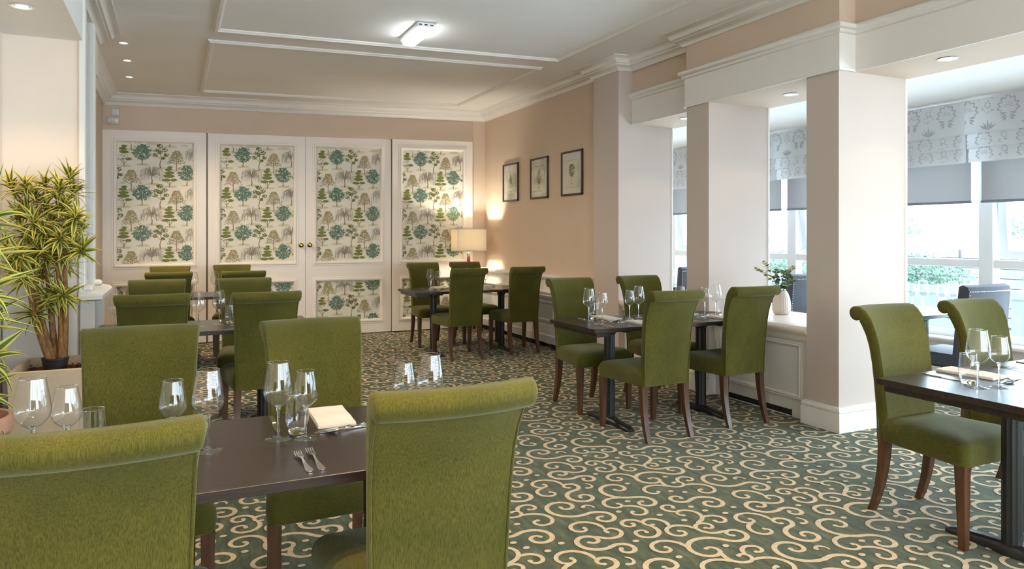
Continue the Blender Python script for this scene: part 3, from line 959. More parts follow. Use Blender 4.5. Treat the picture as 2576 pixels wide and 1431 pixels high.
for k, (x, y, lab) in enumerate([(8.7, 6.1, 'clipped shrub in pale box planter, outside behind the near opening'), (8.7, 4.2, 'clipped shrub in pale box planter, outside towards the frame edge'), (8.7, 8.6, 'clipped shrub in pale box planter, outside behind the vase sill')]):
    t = thing('box_planter', lab, 'planter', (x, y, -.02), 0, 'planters on the terrace')
    mb = MB()
    mb.rbox(-.32, -.62, 0, .32, .62, .74, .012)
    mb.rbox(-.34, -.64, .70, .34, .64, .80, .01)
    mb.build('box', 'planter_pale', t)
    f = shrub_mesh(.36, .68, .34, 1500, 20 + k, .07).build('foliage', 'shrub_leaf', t, kind='stuff')
    f.location = (0, 0, .80)
for k, (x, y) in enumerate([(12.6, 7.2), (13.0, 9.6), (12.5, 4.6), (13.2, 5.8)]):
    f = shrub_mesh(.35, .5, .45, 260, 50 + k, .10).build('shrub', 'shrub_leaf')
    f.location = (x, y, 1.13 + (x - 11.4) * .16)
    tag(f, 'sparse pale shrub on the grass bank, %s' % ['behind the near opening', 'above the vase sill view', 'towards the frame edge', 'second from the frame edge'][k], 'shrub', 'shrubs on the bank')

# rear end of the room behind the camera: open frame, its gaps added to let fill light in
mb = MB()
mb.box(-1.2, FY0 - .2, 2.9, 6.7, FY0, 3.5); mb.box(-1.2, FY0 - .2, 0, 6.7, FY0, .5)
for x in (-1.2, .8, 2.8, 4.8, 6.5): mb.box(x, FY0 - .2, .5, x + .2, FY0, 2.9)
struct(mb.build('wall_front', 'white_paint'), 'end wall behind the camera, openings added for fill light')

# ------------------------------------------------------------------ chairs
def back_profile():
    cy, cz, r = -.336, .992, .037
    rear = [(-.226, .372), (-.227, .45), (-.231, .55), (-.238, .65), (-.248, .75), (-.262, .83), (-.281, .89), (-.304, .935), (-.318, .956)]
    arc = []
    for k in range(13):
        a = R(-52 - 218 * k / 12)
        arc.append((cy + r * math.cos(a), cz + r * math.sin(a)))
    front = [(-.308, 1.026), (-.278, 1.006), (-.250, .970), (-.229, .915), (-.212, .845), (-.198, .75), (-.187, .65), (-.178, .55), (-.172, .46), (-.170, .372)]
    return rear, arc, front, (cy, cz)

def chair_backrest():
    rear, arc, front, c = back_profile()
    prof = rear + arc + front
    mb = MB(); rings = []
    ss = [-1, -.985, -.955] + [-.9 + .1 * k for k in range(19)] + [.955, .985, 1]
    for s_ in ss:
        sh = {1: .52, .985: .20, .955: .0}.get(round(abs(s_), 3), 0.0)
        ring = []
        for i, (y, z) in enumerate(prof):
            hw = .187 + .014 * max(0, (z - .45) / .5) + (.006 if i in range(len(rear), len(rear) + 13) else 0) + .008 * max(0, (z - .86) / .14)
            sag = -.036 * (1 - s_ * s_) * max(0, (z - .45) / .55)
            if len(rear) <= i < len(rear) + len(arc):
                yy, zz = y + (c[0] - y) * sh, z + (c[1] - z) * sh
            else:
                ym = -.2 - .05 * max(0, (z - .4) / .5) - .06 * max(0, (z - .88) / .12); yy, zz = y + (ym - y) * sh, z
            ring.append((s_ * hw, yy + sag, zz))
        rings.append(ring)
    mb.loft(rings)
    return mb

def chair_seat():
    mb = MB(); rings = []
    def ring(inset, z, n=7):
        pts = []
        hwf, hwr, y0, y1, rad = .250 - inset, .200 - inset, -.200 + inset, .262 - inset, max(.006, .035 - inset * .3)
        for (cx, cy, a0) in ((hwr - rad, y0 + rad, -90), (hwf - rad, y1 - rad, 0), (-hwf + rad, y1 - rad, 90), (-hwr + rad, y0 + rad, 180)):
            for k in range(n):
                a = R(a0 + 90 * k / (n - 1))
                pts.append((cx + rad * math.cos(a), cy + rad * math.sin(a), z))
        return pts
    for inset, z in ((.012, .366), (.002, .372), (0, .385), (-.004, .42), (-.002, .448), (.008, .466), (.022, .477), (.045, .485), (.08, .490), (.12, .493), (.17, .494)):
        rings.append(ring(inset, z))
    mb.loft(rings, True, True)
    return mb

def leg_bm(x, front):
    mb = MB(); rings = []
    n = 9
    for k in range(n):
        u = k / (n - 1)
        z = .372 * (1 - u)
        w = .0235 - .0085 * u
        if front: y = .228 + .006 * u; xx = x
        else: y = -.195 - .068 * u ** 2.2; xx = x * (1 + .04 * u)
        rings.append([(xx - w, y - w, z), (xx - w, y + w, z), (xx + w, y + w, z), (xx + w, y - w, z)])
    mb.loft(rings, smooth=True)
    return mb

def build_chair():
    t = thing('dining_chair', '', 'chair')
    chair_seat().build('seat', 'chenille_seat', t, 40)
    bk = chair_backrest().build('backrest', 'chenille_back', t, 50)
    pp = MB()
    rear, arc, front, c = back_profile()
    for s_ in (-1, 1):
        pts = []
        for y, z in rear:
            hw = .187 + .014 * max(0, (z - .45) / .5)
            pts.append((s_ * hw * .985, y - .001, z))
        pp.tube(pts, .0042, 6)
    pp.tube([(-.184, -.226, .374), (0, -.227, .374), (.184, -.226, .374)], .004, 6)
    pp.build('piping', 'chenille_back', bk)
    for x in (-.178, .178):
        leg_bm(x * 1.26, True).build('leg', 'leg_wood', t, 30)
        leg_bm(x * .97, False).build('leg', 'leg_wood', t, 30)
    return t
CHAIR = Proto(build_chair)

T = {  # name: centre x, near edge y, far edge y, half length, phrase, pedestal inset
    'near': (.220, 1.96, 2.70, .68, 'the table closest to the camera', .30),
    'mid': (.22, 5.22, 5.92, .70, 'the second planter-side table', .33),
    'door': (.31, 8.10, 8.80, .72, 'the table nearest the papered doors', .33),
    'lamp': (3.20, 7.70, 8.38, .77, 'the lamp corner table', .33),
    'vase': (3.36, 4.19, 4.84, .76, 'the table beside the vase sill', .33),
    'bay': (3.66, 1.57, 2.235, .78, 'the table beside the open bay', .44),
}
CH = {  # table: {seat: (x, centre y)}
    'near': {'nl': (-.158, 1.945), 'nr': (.630, 2.0), 'fl': (-.121, 2.93), 'fr': (.545, 2.90)},
    'mid': {'nl': (-.125, 5.34), 'nr': (.547, 5.25), 'fl': (-.130, 6.26), 'fr': (.544, 6.19)},
    'door': {'nl': (-.054, 8.22), 'nr': (.641, 8.16), 'fl': (-.05, 8.95), 'fr': (.637, 9.12)},
    'lamp': {'nl': (2.955, 7.71), 'nr': (3.72, 7.79), 'fl': (2.96, 8.72), 'fr': (3.57, 8.76)},
    'vase': {'nl': (3.05, 4.21), 'nr': (3.81, 4.275), 'fl': (3.07, 5.03), 'fr': (3.80, 5.06)},
    'bay': {'fl': (3.395, 2.255), 'fr': (4.12, 2.27)},
}
SIDE = {'near': ('planter end', 'aisle end'), 'mid': ('planter end', 'aisle end'), 'door': ('planter end', 'aisle end'),
        'lamp': ('aisle end', 'wall end'), 'vase': ('aisle end', 'sill end'), 'bay': ('aisle end', 'window end')}
for tn, seats in CH.items():
    for k, (x, y) in seats.items():
        facing = 'back to the camera' if k[0] == 'n' else 'facing the camera'
        CHAIR.put((x, y, 0), 0 if k[0] == 'n' else PI, 'green chair %s, %s of %s' % (facing, SIDE[tn][k[1] == 'r'], T[tn][4]), 'green dining chairs')

# ------------------------------------------------------------------ tables
def build_table(hl, d, inset):
    t = thing('dining_table', '', 'table')
    h = d / 2
    MB().rbox(-hl, -h, .722, hl, h, .75, .0012).build('tabletop', 'table_wood', t)
    for a in (-1, 1):
        MB().rbox(a * (hl - .025), -h + .02, .690, a * (hl - .15), h - .02, .7225, .003).build('apron', 'table_wood', t)
    for a in (-1, 1):
        x = a * (hl - inset)
        mb = MB().lathe([(.039, .045), (.039, .66), (.05, .672), (.05, .70)], 48, (x, 0, 0), True, True, flute=.045, fl_n=12)
        p = mb.build('pedestal', 'black_metal', t)
        mb = MB(); rings = []
        for k in range(15):
            u = -1 + 2 * k / 14
            y = u * .285
            hh = .030 + .026 * (1 - abs(u)) ** 1.3
            w = .036 if abs(u) > .25 else .036 + .018 * (1 - abs(u) / .25)
            if abs(u) > .95: hh *= .6; w *= .75
            rings.append([(x - w, y, .0), (x - w, y, hh * .6), (x - w * .6, y, hh), (x + w * .6, y, hh), (x + w, y, hh * .6), (x + w, y, 0)])
        mb.loft(rings)
        mb.build('foot', 'black_metal', t, 60)
        MB().rbox(x - .03, -h + .08, .70, x + .03, h - .08, .7225, .003).build('bracket', 'black_metal', t)
    return t
for tn, (cx, y0, y1, hl, lab, ins) in T.items():
    o = build_table(hl, y1 - y0, ins)
    o.location = (cx, (y0 + y1) / 2, 0)
    o['label'] = {'near': 'dark wooden pedestal table closest to the camera, between the two big green chair backs',
                  'mid': 'dark wooden pedestal table, second in the row along the planter side',
                  'door': 'dark wooden pedestal table at the end of the row, nearest the papered doors',
                  'lamp': 'dark wooden pedestal table in the corner below the lit lamp',
                  'vase': 'dark wooden pedestal table beside the sill with the vase',
                  'bay': 'dark wooden pedestal table cut by the frame, beside the open window bay'}[tn]
    o['group'] = 'dark dining tables'

# ------------------------------------------------------------------ table ware
def bowl_profile(z0, h, rmax, rrim):
    pts = []
    for u, r in ((0, .10), (.03, .26), (.09, .52), (.17, .78), (.25, .94), (.33, 1.0), (.42, .995), (.55, .95), (.70, .875), (.85, .79), (1.0, rrim / rmax)):
        pts.append((rmax * r, z0 + h * u))
    return pts
def build_wine(h, rmax, rrim, foot, stem, name, big):
    def f():
        t = thing(name, '', 'glass')
        MB().lathe(bowl_profile(stem, h - stem, rmax, rrim), 32).build('bowl', 'wine_bowl_glass', t, 80)
        MB().tube([(rrim * math.cos(2 * PI * k / 32), rrim * math.sin(2 * PI * k / 32), h) for k in range(33)], .0008, 5).build('rim', 'solid_glass', t)
        MB().lathe([(.0042, .006), (.0036, .02), (.0034, stem * .6), (.0042, stem * .88), (.0075, stem + .003), (.011, stem + .008)], 16, cap0=True, cap1=True).build('stem', 'solid_glass', t)
        MB().lathe([(foot, 0), (foot, .0015), (foot * .75, .003), (foot * .35, .005), (.006, .010)], 32, cap0=True, cap1=True).build('foot', 'foot_glass', t)
        return t
    return f
BIG = Proto(build_wine(.245, .046, .033, .041, .100, 'wine_glass', True))
SMALL = Proto(build_wine(.216, .0385, .028, .0375, .098, 'wine_glass', False))
def build_tumbler():
    t = thing('tumbler', '', 'glass')
    MB().lathe([(.026, .014), (.031, .022), (.036, .040), (.037, .055), (.0355, .085), (.032, .130)], 28).build('wall', 'wine_bowl_glass', t, 80)
    MB().lathe([(.024, 0), (.0265, .004), (.0285, .013), (.026, .015), (.012, .018), (.002, .019)], 28, cap0=True, cap1=True).build('base', 'solid_glass', t)
    MB().tube([(.032 * math.cos(2 * PI * k / 28), .032 * math.sin(2 * PI * k / 28), .13) for k in range(29)], .0008, 5).build('rim', 'solid_glass', t)
    return t
TUMB = Proto(build_tumbler)

def strip(mb, secs, th=.0018):
    """flat piece along +y: sections (y, half width, z)"""
    rings = [[(-w, y, z), (w, y, z), (w, y, z + th), (-w, y, z + th)] for y, w, z in secs]
    return mb.loft(rings, smooth=False)
def handle_secs():
    return [(0, .004, .001), (.006, .0095, .001), (.02, .0105, .001), (.05, .0075, .0015), (.085, .0042, .003), (.11, .0032, .006)]
def build_fork(L=1.0):
    def f():
        t = thing('fork', '', 'fork')
        strip(MB(), [(y * L, w, z) for y, w, z in handle_secs()] + [(.125 * L, .0035, .008), (.14 * L, .0095, .008), (.152 * L, .0118, .006)], .0022).build('handle', 'steel', t)
        for k in range(4):
            x = (-.0093 + .0062 * k)
            mb = MB()
            rings = []
            for y, z in ((.150, .006), (.165, .004), (.185, .005), (.20, .009)):
                w = .0019 if y < .19 else .0010
                xx = x
                rings.append([(xx - w, y * L, z), (xx + w, y * L, z), (xx + w, y * L, z + .0018), (xx - w, y * L, z + .0018)])
            mb.loft(rings, smooth=False)
            mb.build('tine', 'steel', t)
        return t
    return f
FORK = Proto(build_fork(1.0))
STARTER = Proto(build_fork(.90))
DFORK = Proto(build_fork(.88))
def build_knife():
    t = thing('knife', '', 'knife')
    strip(MB(), [(0, .005, .0), (.01, .0085, .0), (.06, .0075, .0), (.095, .0055, .0)], .005).build('handle', 'steel', t)
    strip(MB(), [(.094, .006, .0015), (.12, .0095, .0015), (.19, .0095, .0015), (.215, .006, .0015), (.225, .001, .0015)], .0016).build('blade', 'steel', t)
    return t
KNIFE = Proto(build_knife)
def build_spoon():
    t = thing('spoon', '', 'spoon')
    strip(MB(), handle_secs() + [(.13, .004, .008)], .0022).build('handle', 'steel', t)
    mb = MB(); rings = []
    for r, dz in ((.0, -.007), (.35, -.006), (.7, -.003), (1.0, 0), (1.02, .001)):
        rings.append([(.019 * r * math.cos(2 * PI * k / 18), .155 + .030 * r * math.sin(2 * PI * k / 18), .0085 + dz + (.004 if False else 0)) for k in range(18)])
    mb.loft(rings, True, False)
    mb.build('bowl', 'steel', t, 80)
    return t
SPOON = Proto(build_spoon)
def build_napkin():
    rs = random.Random(2)
    t = MB(); rings = []
    lay = 5
    nx, ny = 10, 14
    hw, hl = .064, .13
    # folded stack: three soft layers with rounded fold on one long side
    for l in range(3):
        vs, fs = [], []
        z0 = .0005 + l * .0038
        s_ = 1 - .015 * l
        for sheet in (0, 1):
            for i in range(nx + 1):
                for j in range(ny + 1):
                    x, y = (-1 + 2 * i / nx) * hw * s_, (-1 + 2 * j / ny) * hl * s_
                    w = .0022 * math.sin(3 * j / ny * PI + l) * (l + 1) / 3 + .003 * (l == 2) * math.sin(PI * i / nx) * math.sin(PI * j / ny)
                    vs.append((x, y, z0 + (.0034 if sheet else 0) + max(0, w) * (.3 + .7 * (l > 0))))
        st = (nx + 1) * (ny + 1)
        for i in range(nx):
            for j in range(ny):
                a = i * (ny + 1) + j
                fs.append((a, a + 1, a + ny + 2, a + ny + 1)); b_ = a + st
                fs.append((b_, b_ + ny + 1, b_ + ny + 2, b_ + 1))
        edge = [i * (ny + 1) for i in range(nx + 1)] + [nx * (ny + 1) + j for j in range(1, ny + 1)] + [i * (ny + 1) + ny for i in range(nx - 1, -1, -1)] + [j for j in range(ny - 1, 0, -1)]
        for q in range(len(edge)):
            a, b_ = edge[q], edge[(q + 1) % len(edge)]
            fs.append((a, b_, b_ + st, a + st))
        t.add(vs, fs, 0, True)
    o_ = t.build('napkin', 'napkin', None, 50)
    return tag(o_, '', 'napkin')
NAPK = Proto(build_napkin)

ZT = .7502
EXACT = {  # glass positions read for the table closest to the camera: (big, small, tumbler)
    ('near', 'fr'): ((.297, 2.371), (.377, 2.343), (.362, 2.419)),
    ('near', 'nl'): ((.090, 2.328), (-.005, 2.356), None),
    ('near', 'fl'): ((-.364, 2.404), (-.279, 2.386), (-.222, 2.462)),
    ('near', 'nr'): ((.783, 2.309), (.707, 2.357), None),
    ('vase', 'fl'): ((2.815, 4.62), (2.892, 4.55), (2.91, 4.70)),
    ('vase', 'nl'): ((3.285, 4.645), (3.19, 4.63), (3.37, 4.60)),
    ('vase', 'nr'): ((4.0, 4.58), (3.905, 4.60), (3.99, 4.49)),
    ('bay', 'fl'): ((3.085, 1.905), (3.172, 1.87), (3.13, 1.975)),
    ('mid', 'nl'): ((.15, 5.52), (.05, 5.55), None),
    ('mid', 'fr'): ((.291, 5.60), (.39, 5.50), (.366, 5.63)),
}
def seat_phrase(tn, k):
    return '%s place, %s of %s' % ('camera-side' if k[0] == 'n' else 'far-side', SIDE[tn][k[1] == 'r'], T[tn][4])
def setting(tn, k, full=True, tumbler=True, napkin=True, only=None):
    x, _ = CH[tn][k] if k in CH[tn] else (None, None)
    cx, y0, y1, hl, lab, _i = T[tn]
    d = 1 if k[0] == 'n' else -1
    e = y0 if d > 0 else y1
    P = lambda a, b_: (x + d * a, e + d * b_, ZT)
    ph = seat_phrase(tn, k)
    rz = 0 if d > 0 else PI
    rs = random.Random(tn + k)
    j = lambda q: rs.uniform(-q, q)
    ex = EXACT.get((tn, k))
    b_ = (*ex[0], ZT) if ex else P(.24 + j(.003), .35 + j(.01))
    s_ = (*ex[1], ZT) if ex else P(.147 + j(.003), .36 + j(.01))
    BIG.put(b_, rs.random() * 6, 'large wine glass, ' + ph, 'large wine glasses')
    SMALL.put(s_, rs.random() * 6, 'small wine glass, ' + ph, 'small wine glasses')
    t_ = ((*ex[2], ZT) if ex[2] else None) if ex else P(.20, .27)
    if tumbler and t_: TUMB.put(t_, rs.random() * 6, 'water tumbler, ' + ph, 'water tumblers')
    if napkin:
        NAPK.put(P(.045, .135), rz + j(.12), 'folded white napkin, ' + ph, 'folded napkins')
    if full:
        FORK.put(P(-.262, .045), rz + R(3) + j(.04), 'dinner fork, ' + ph, 'dinner forks')
        STARTER.put(P(-.295, .045), rz + R(2) + j(.04), 'starter fork, ' + ph, 'starter forks')
        KNIFE.put(P(.235, .03), rz + j(.04), 'steel knife, ' + ph, 'table knives')
        SPOON.put(P(-.075, .285), rz - R(90) + R(14), 'dessert spoon, ' + ph, 'dessert spoons')
        DFORK.put(P(.135, .312), rz + R(90) + R(8), 'dessert fork, ' + ph, 'dessert forks')
for k in ('fr', 'nr', 'nl', 'fl'): setting('near', k, full=k in ('fr', 'nr'), napkin=k in ('fr', 'nr'))
for k in ('fl', 'nl', 'nr', 'fr'): setting('vase', k)
for k in ('fl', 'nl', 'fr', 'nr'): setting('lamp', k, full=k in ('fl', 'nl', 'nr'))
for k in ('fl', 'fr'): setting('bay', k)
for k in ('nl', 'fr', 'fl'): setting('mid', k, full=k == 'fr', napkin=False)
for k in ('fr', 'nr', 'nl'): setting('door', k, full=False, napkin=False)

# ------------------------------------------------------------------ lamp, pictures, plates, ceiling fittings
st = thing('side_table', 'small dark side table in the corner under the lit lamp', 'side table', (3.88, 9.72, 0))
MB().rbox(-.17, -.17, .60, .17, .17, .63, .004).build('table_top', 'side_table_wood', st)
for a in (-1, 1):
    for b_ in (-1, 1):
        MB().rbox(a * .14 - .018, b_ * .14 - .018, 0, a * .14 + .018, b_ * .14 + .018, .60, .003).build('leg', 'side_table_wood', st)
lp = thing('table_lamp', 'lit table lamp with oblong cream shade and dark red base, in the corner', 'lamp', (3.88, 9.72, .63))
MB().lathe([(.09, 0), (.09, .015), (.03, .03), (.012, .05)], 28, cap0=True, cap1=True).build('base', 'chrome', lp)
MB().lathe([(.018, .05), (.022, .06), (.024, .25), (.024, .44), (.020, .45)], 24, cap0=True, cap1=True).build('stem', 'red_glass', lp)
MB().lathe([(.012, .45), (.022, .46), (.022, .50), (.010, .51), (.010, .58)], 20, cap0=True, cap1=True).build('socket', 'chrome', lp)
mb = MB()
hx, hy, z0, z1, th = .225, .13, .53, .86, .003
for (a0, b0, a1, b1) in ((-hx, -hy, hx, -hy + th), (-hx, hy - th, hx, hy), (-hx, -hy + th, -hx + th, hy - th), (hx - th, -hy + th, hx, hy - th)):
    mb.box(a0, b0, z0, a1, b1, z1)
sh = mb.build('lamp_shade', 'shade_fabric', lp)
mb = MB()
for (a0, b0, a1, b1) in ((-hx - .001, -hy - .001, hx + .001, -hy + th + .001), (-hx - .001, hy - th - .001, hx + .001, hy + .001), (-hx - .001, -hy, -hx + th + .001, hy), (hx - th - .001, -hy, hx + .001, hy)):
    for z in (z0, z1 - .012): mb.box(a0, b0, z, a1, b1, z + .012)
mb.build('shade_trim', 'shade_fabric', sh)
MB().lathe([(.004, .58), (.022, .60), (.032, .635), (.026, .665), (.004, .68)], 16, cap0=True, cap1=True).build('bulb', 'bulb_glow', lp)
light('table_lamp_light', 'POINT', (3.88, 9.72, 1.32), 24, (1.0, .94, .80), shadow_soft_size=.04)

def picture(y0, y1, z0, z1, lab, kind):
    t = thing('framed_print', lab, 'picture', (4.30, (y0 + y1) / 2, z0), 0, 'framed tree prints')
    hw, h = (y1 - y0) / 2, z1 - z0
    mb = MB()
    f = .022
    mb.rbox(-.026, -hw, 0, -.001, hw, f, .003); mb.rbox(-.026, -hw, h - f, -.001, hw, h, .003)
    mb.rbox(-.026, -hw, 0, -.001, -hw + f, h, .003); mb.rbox(-.026, hw - f, 0, -.001, hw, h, .003)
    mb.build('frame', 'frame_wood', t)
    MB().box(-.010, -hw + .01, .01, -.004, hw - .01, h - .01).build('mount', 'mount_paper', t)
    a, b_, c, d = -hw * .60, h * .17, hw * .60, h * .80
    pr = MB().box(-.0125, a, b_, -.0098, c, d).build('print', 'print_edge', t)
    MB().box(-.0132, a + .008, b_ + .008, -.0122, c - .008, d - .008).build('print_field', 'print_sepia', pr)
    P = Print(); rs = random.Random(kind)
    zc = (b_ + d) / 2
    P.ribbon([(0, b_ + .05), (.002, zc - .02), (0, zc + .05)], [.007, .005, .003], 1)
    P.blob(0, b_ + .048, .02, .005, 1, 8)
    for _ in range(330):
        u = rs.random()
        if kind == 0: wv, z = .075 * (1 - u) ** .8 + .004, zc - .07 + u * .20
        elif kind == 1: wv, z = .058 * math.sin(PI * (.12 + .86 * u)) * (.7 + .5 * abs(math.sin(u * 9))), zc - .07 + u * .20
        else:
            wv, z = .078 * math.sqrt(max(0, 1 - (2 * u - 1) ** 2)), zc - .03 + u * .145
        P.leaf(rs.uniform(-wv, wv), z, rs.uniform(.009, .017), .008, rs.uniform(0, PI), rs.choice((0, 0, 1)) if kind < 2 else rs.choice((0, 1, 1)))
    pm = P.mesh((a, b_, c, d), lambda y, z, e: (-.0134 - e, y, z), flip=True)
    pm.build('tree_drawing', ['art_green', 'art_dark'], pr, kind='stuff')
    MB().box(-.0195, -hw + f, f, -.0185, hw - f, h - f).build('glazing', 'picture_glass', t)
k = 4.30 / 4.20
for y0, y1, lab, kd in ((8.69, 9.178, 'dark framed print of a pointed young tree, nearest the room corner', 0), (7.838, 8.32, 'dark framed print of a slender ragged tree, middle of the three', 1), (7.008, 7.496, 'dark framed print of a round-headed tree, nearest the pillar', 2)):
    picture(y0 * k, y1 * k, 1.4 + (1.858 - 1.4) * k, 1.4 + (2.378 - 1.4) * k, lab, kd)

def plate(x0, x1, z0, z1, lab, parts):
    t = thing('wall_plate', lab, 'switch plate', ((x0 + x1) / 2, FY1, z0), 0)
    hw, h = (x1 - x0) / 2, z1 - z0
    MB().rbox(-hw, -.010, 0, hw, 0, h, .003).build('plate', 'chrome', t)
    for (px, w) in parts:
        MB().rbox(px - w, -.016, h * .32, px + w, -.008, h * .68, .002).build('rocker', 'steel', t)
plate(-.712, -.624, 2.872, 2.955, 'square brushed metal wall plate above the papered door', [(0, .008)])
plate(-.762, -.624, 2.765, 2.852, 'oblong brushed metal double socket plate under the square one', [(-.035, .016), (.035, .016)])
pl_ = thing('wall_plate', 'brass socket plate low on the pillar behind the vase table', 'socket', (4.228, 6.55, .32))
MB().rbox(-.008, -.075, 0, 0.001, .075, .09, .003).build('plate', 'brass', pl_)
for a in (-.035, .035): MB().rbox(-.012, a - .018, .03, -.006, a + .018, .07, .002).build('socket', 'frame_wood', pl_)

def downlight(x, y, z, lab, energy, lens='lamp_lens', color=WARM, ang=110, r=.045, blend=.7, rot=(0, 0, 0)):
    t = thing('downlight', lab, 'downlight', (x, y, z), 0, 'recessed ceiling downlights')
    MB().lathe([(r, -.001), (r + .006, -.006), (r * .92, -.007), (r * .75, -.003), (r * .70, .012)], 28).build('trim_ring', 'upvc', t)
    MB().lathe([(r * .74, .002), (r * .50, -.001)], 24).build('reflector', 'upvc', t)
    MB().lathe([(.001, -.003), (r * .35, -.0035), (r * .52, -.001)], 24, cap0=True).build('lens', lens, t)
    if energy:
        light('downlight_beam', 'SPOT', (x, y, z - .012), energy, color, rot, spot_size=R(ang), spot_blend=blend, shadow_soft_size=.035)
    return t
def cz(x): return CEIL(x) - .001
for (x, y, n) in ((-.423, 7.37, 'first of three beyond the pier'), (-.43, 8.10, 'second of three beyond the pier'), (-.455, 8.93, 'third, nearest the papered doors')):
    downlight(x, y, cz(x), 'small round ceiling downlight beside the cornice, ' + n, 76, color=(1, .80, .54), ang=115, rot=(R(-4), R(-30), 0))
downlight(-.787, 4.87, 2.699, 'round downlight in the soffit above the planters', 15, ang=112, r=.06, blend=.5)
for y, n in ((3.05, 'in the open bay nearest the camera'), (4.38, 'above the vase sill'), (5.73, 'beside the picture-wall pillar')):
    downlight(4.62, y, 2.565, 'round downlight in the bay soffit, ' + n, 4.2, 'lamp_lens', (1, .76, .52), 104, .055, .3)
for (x, y), n in zip(ROOM_SPOTS, ('gap between the two big chair backs', 'aisle edge of the closest table', 'planter end of the closest table', 'far aisle, added fill', 'seats of the second planter-side table, added fill')):
    downlight(x, y, cz(x), 'round downlight in the main ceiling above the ' + n, 50)

el = thing('emergency_light', 'lit white bulkhead emergency light on the ceiling', 'ceiling light', (1.93, 6.08, CEIL(1.93)))
el.rotation_euler = (0, R(-1.4), 0)
MB().rbox(-.075, -.27, -.035, .075, .27, -.0005, .006).build('body', 'upvc', el)
MB().rbox(-.062, -.24, -.085, .062, .24, -.034, .018).build('diffuser', 'emergency_diffuser', el)
mb = MB()
for a in (-.05, .0, .05): mb.rbox(a - .014, -.2712, -.024, a + .014, -.2698, -.014, .0006)
mb.build('indicator', 'black_metal', el)

# ------------------------------------------------------------------ plants
def leaf_mesh(name, L, w, droop, mats, seed):
    """strap leaf along +y with pale margins, folded along its rib"""
    mb = MB()
    n = 7
    for strip_, mi in (((-1, -.45), 0), ((-.45, .45), 1), ((.45, 1), 0)):
        vs = []
        for k in range(n + 1):
            u = k / n
            ww = w * (math.sin(PI * min(1, .18 + .82 * u)) ** .8) if u > .0 else w * .5
            ww = w * (.45 + .55 * math.sin(PI * min(1, u * 1.25))) * (1 - u ** 4) + .0004
            y = L * u * math.cos(droop * u * .6); z = -L * droop * .5 * u * u
            for e in strip_:
                vs.append((e * ww, y, z + abs(e) * ww * .45))
        fs = [(2 * k, 2 * k + 1, 2 * k + 3, 2 * k + 2) for k in range(n)]
        mb.add(vs, fs, mi, True)
    me_o = mb.build(name, mats)
    me = me_o.data
    bpy.data.objects.remove(me_o)
    return me

def dracaena(root, rosettes, stems, mats, per, L, w, seed, limit):
    rs = random.Random(seed)
    for pts, rad in stems:
        MB().tube(pts, rad, 9).build('stem', 'bark', root, 60)
    meshes = [leaf_mesh('leaf', L * s_, w, d, mats, seed) for s_, d in ((1.0, .55), (.9, .9), (1.1, .3), (.8, 1.25))]
    cnt = 0
    rest = MB()
    for ri, (c, ax) in enumerate(rosettes):
        ax = Vector(ax).normalized()
        q = Vector((0, 0, 1)).rotation_difference(ax)
        for k in range(per):
            az = k * 2.399 + rs.uniform(-.25, .25)
            el = R(78) - R(95) * (k / per) ** .85 + rs.uniform(-.12, .12)
            d = Vector((math.cos(az) * math.cos(el), math.sin(az) * math.cos(el), math.sin(el)))
            d.rotate(q)
            up = ax - d * ax.dot(d)
            if up.length < 1e-3: up = d.orthogonal()
            up.normalize()
            xx = d.cross(up).normalized()
            m = Matrix((xx, d, up)).transposed().to_4x4()
            m.translation = Vector(c) + ax * (.035 * (1 - k / per)) - ax * .03
            sc = rs.uniform(.72, 1.12)
            tip = root.location + m.translation + d * (L * sc)
            if tip.x < -.985 or (tip.y > 5.545 and tip.x < -.50): continue
            m = m @ Matrix.Scale(sc, 4)
            me = meshes[rs.randrange(len(meshes))]
            if cnt < limit:
                o_ = bpy.data.objects.new('leaf', me)
                COL.objects.link(o_)
                o_.parent = root
                o_.matrix_local = m
            else:
                vs = [m @ v.co for v in me.vertices]
                for p in me.polygons:
                    rest.add([vs[i] for i in p.vertices], [tuple(range(len(p.vertices)))], p.material_index, True)
            cnt += 1
    if rest.v:
        rest.build('foliage', mats, root, kind='stuff')

pa = thing('planter', 'square stone-coloured planter holding the big variegated plant', 'planter', (-.675, 5.255, 0))
mb = MB()
ox, oy, h = .20, .285, .60
# hollow box: outer, rim, inner
o4 = lambda a, b_, z: [(-a, -b_, z), (a, -b_, z), (a, b_, z), (-a, b_, z)]
mb.loft([o4(ox - .015, oy - .015, 0), o4(ox, oy, h - .004), o4(ox - .004, oy - .004, h), o4(ox - .028, oy - .028, h), o4(ox - .03, oy - .03, h - .09)], True, True, smooth=False)
mb.build('box', 'planter_stone', pa)
rs = random.Random(9)
mb = MB()
for _ in range(420):
    x, y = rs.uniform(-.165, .165), rs.uniform(-.25, .25)
    s_ = rs.uniform(.008, .016); z = h - .065 + rs.uniform(0, .02)
    a = rs.uniform(0, PI); c, d = math.cos(a) * s_, math.sin(a) * s_
    mb.add([(x - c, y - d, z), (x + d * .6, y - c * .6, z + rs.uniform(-.004, .008)), (x + c, y + d, z + rs.uniform(0, .006)), (x - d * .6, y + c * .6, z)], [(0, 1, 2, 3)])
mb.box(-.17, -.255, h - .085, .17, .255, h - .06)
mb.build('bark_mulch', 'bark_chips', pa, kind='stuff')

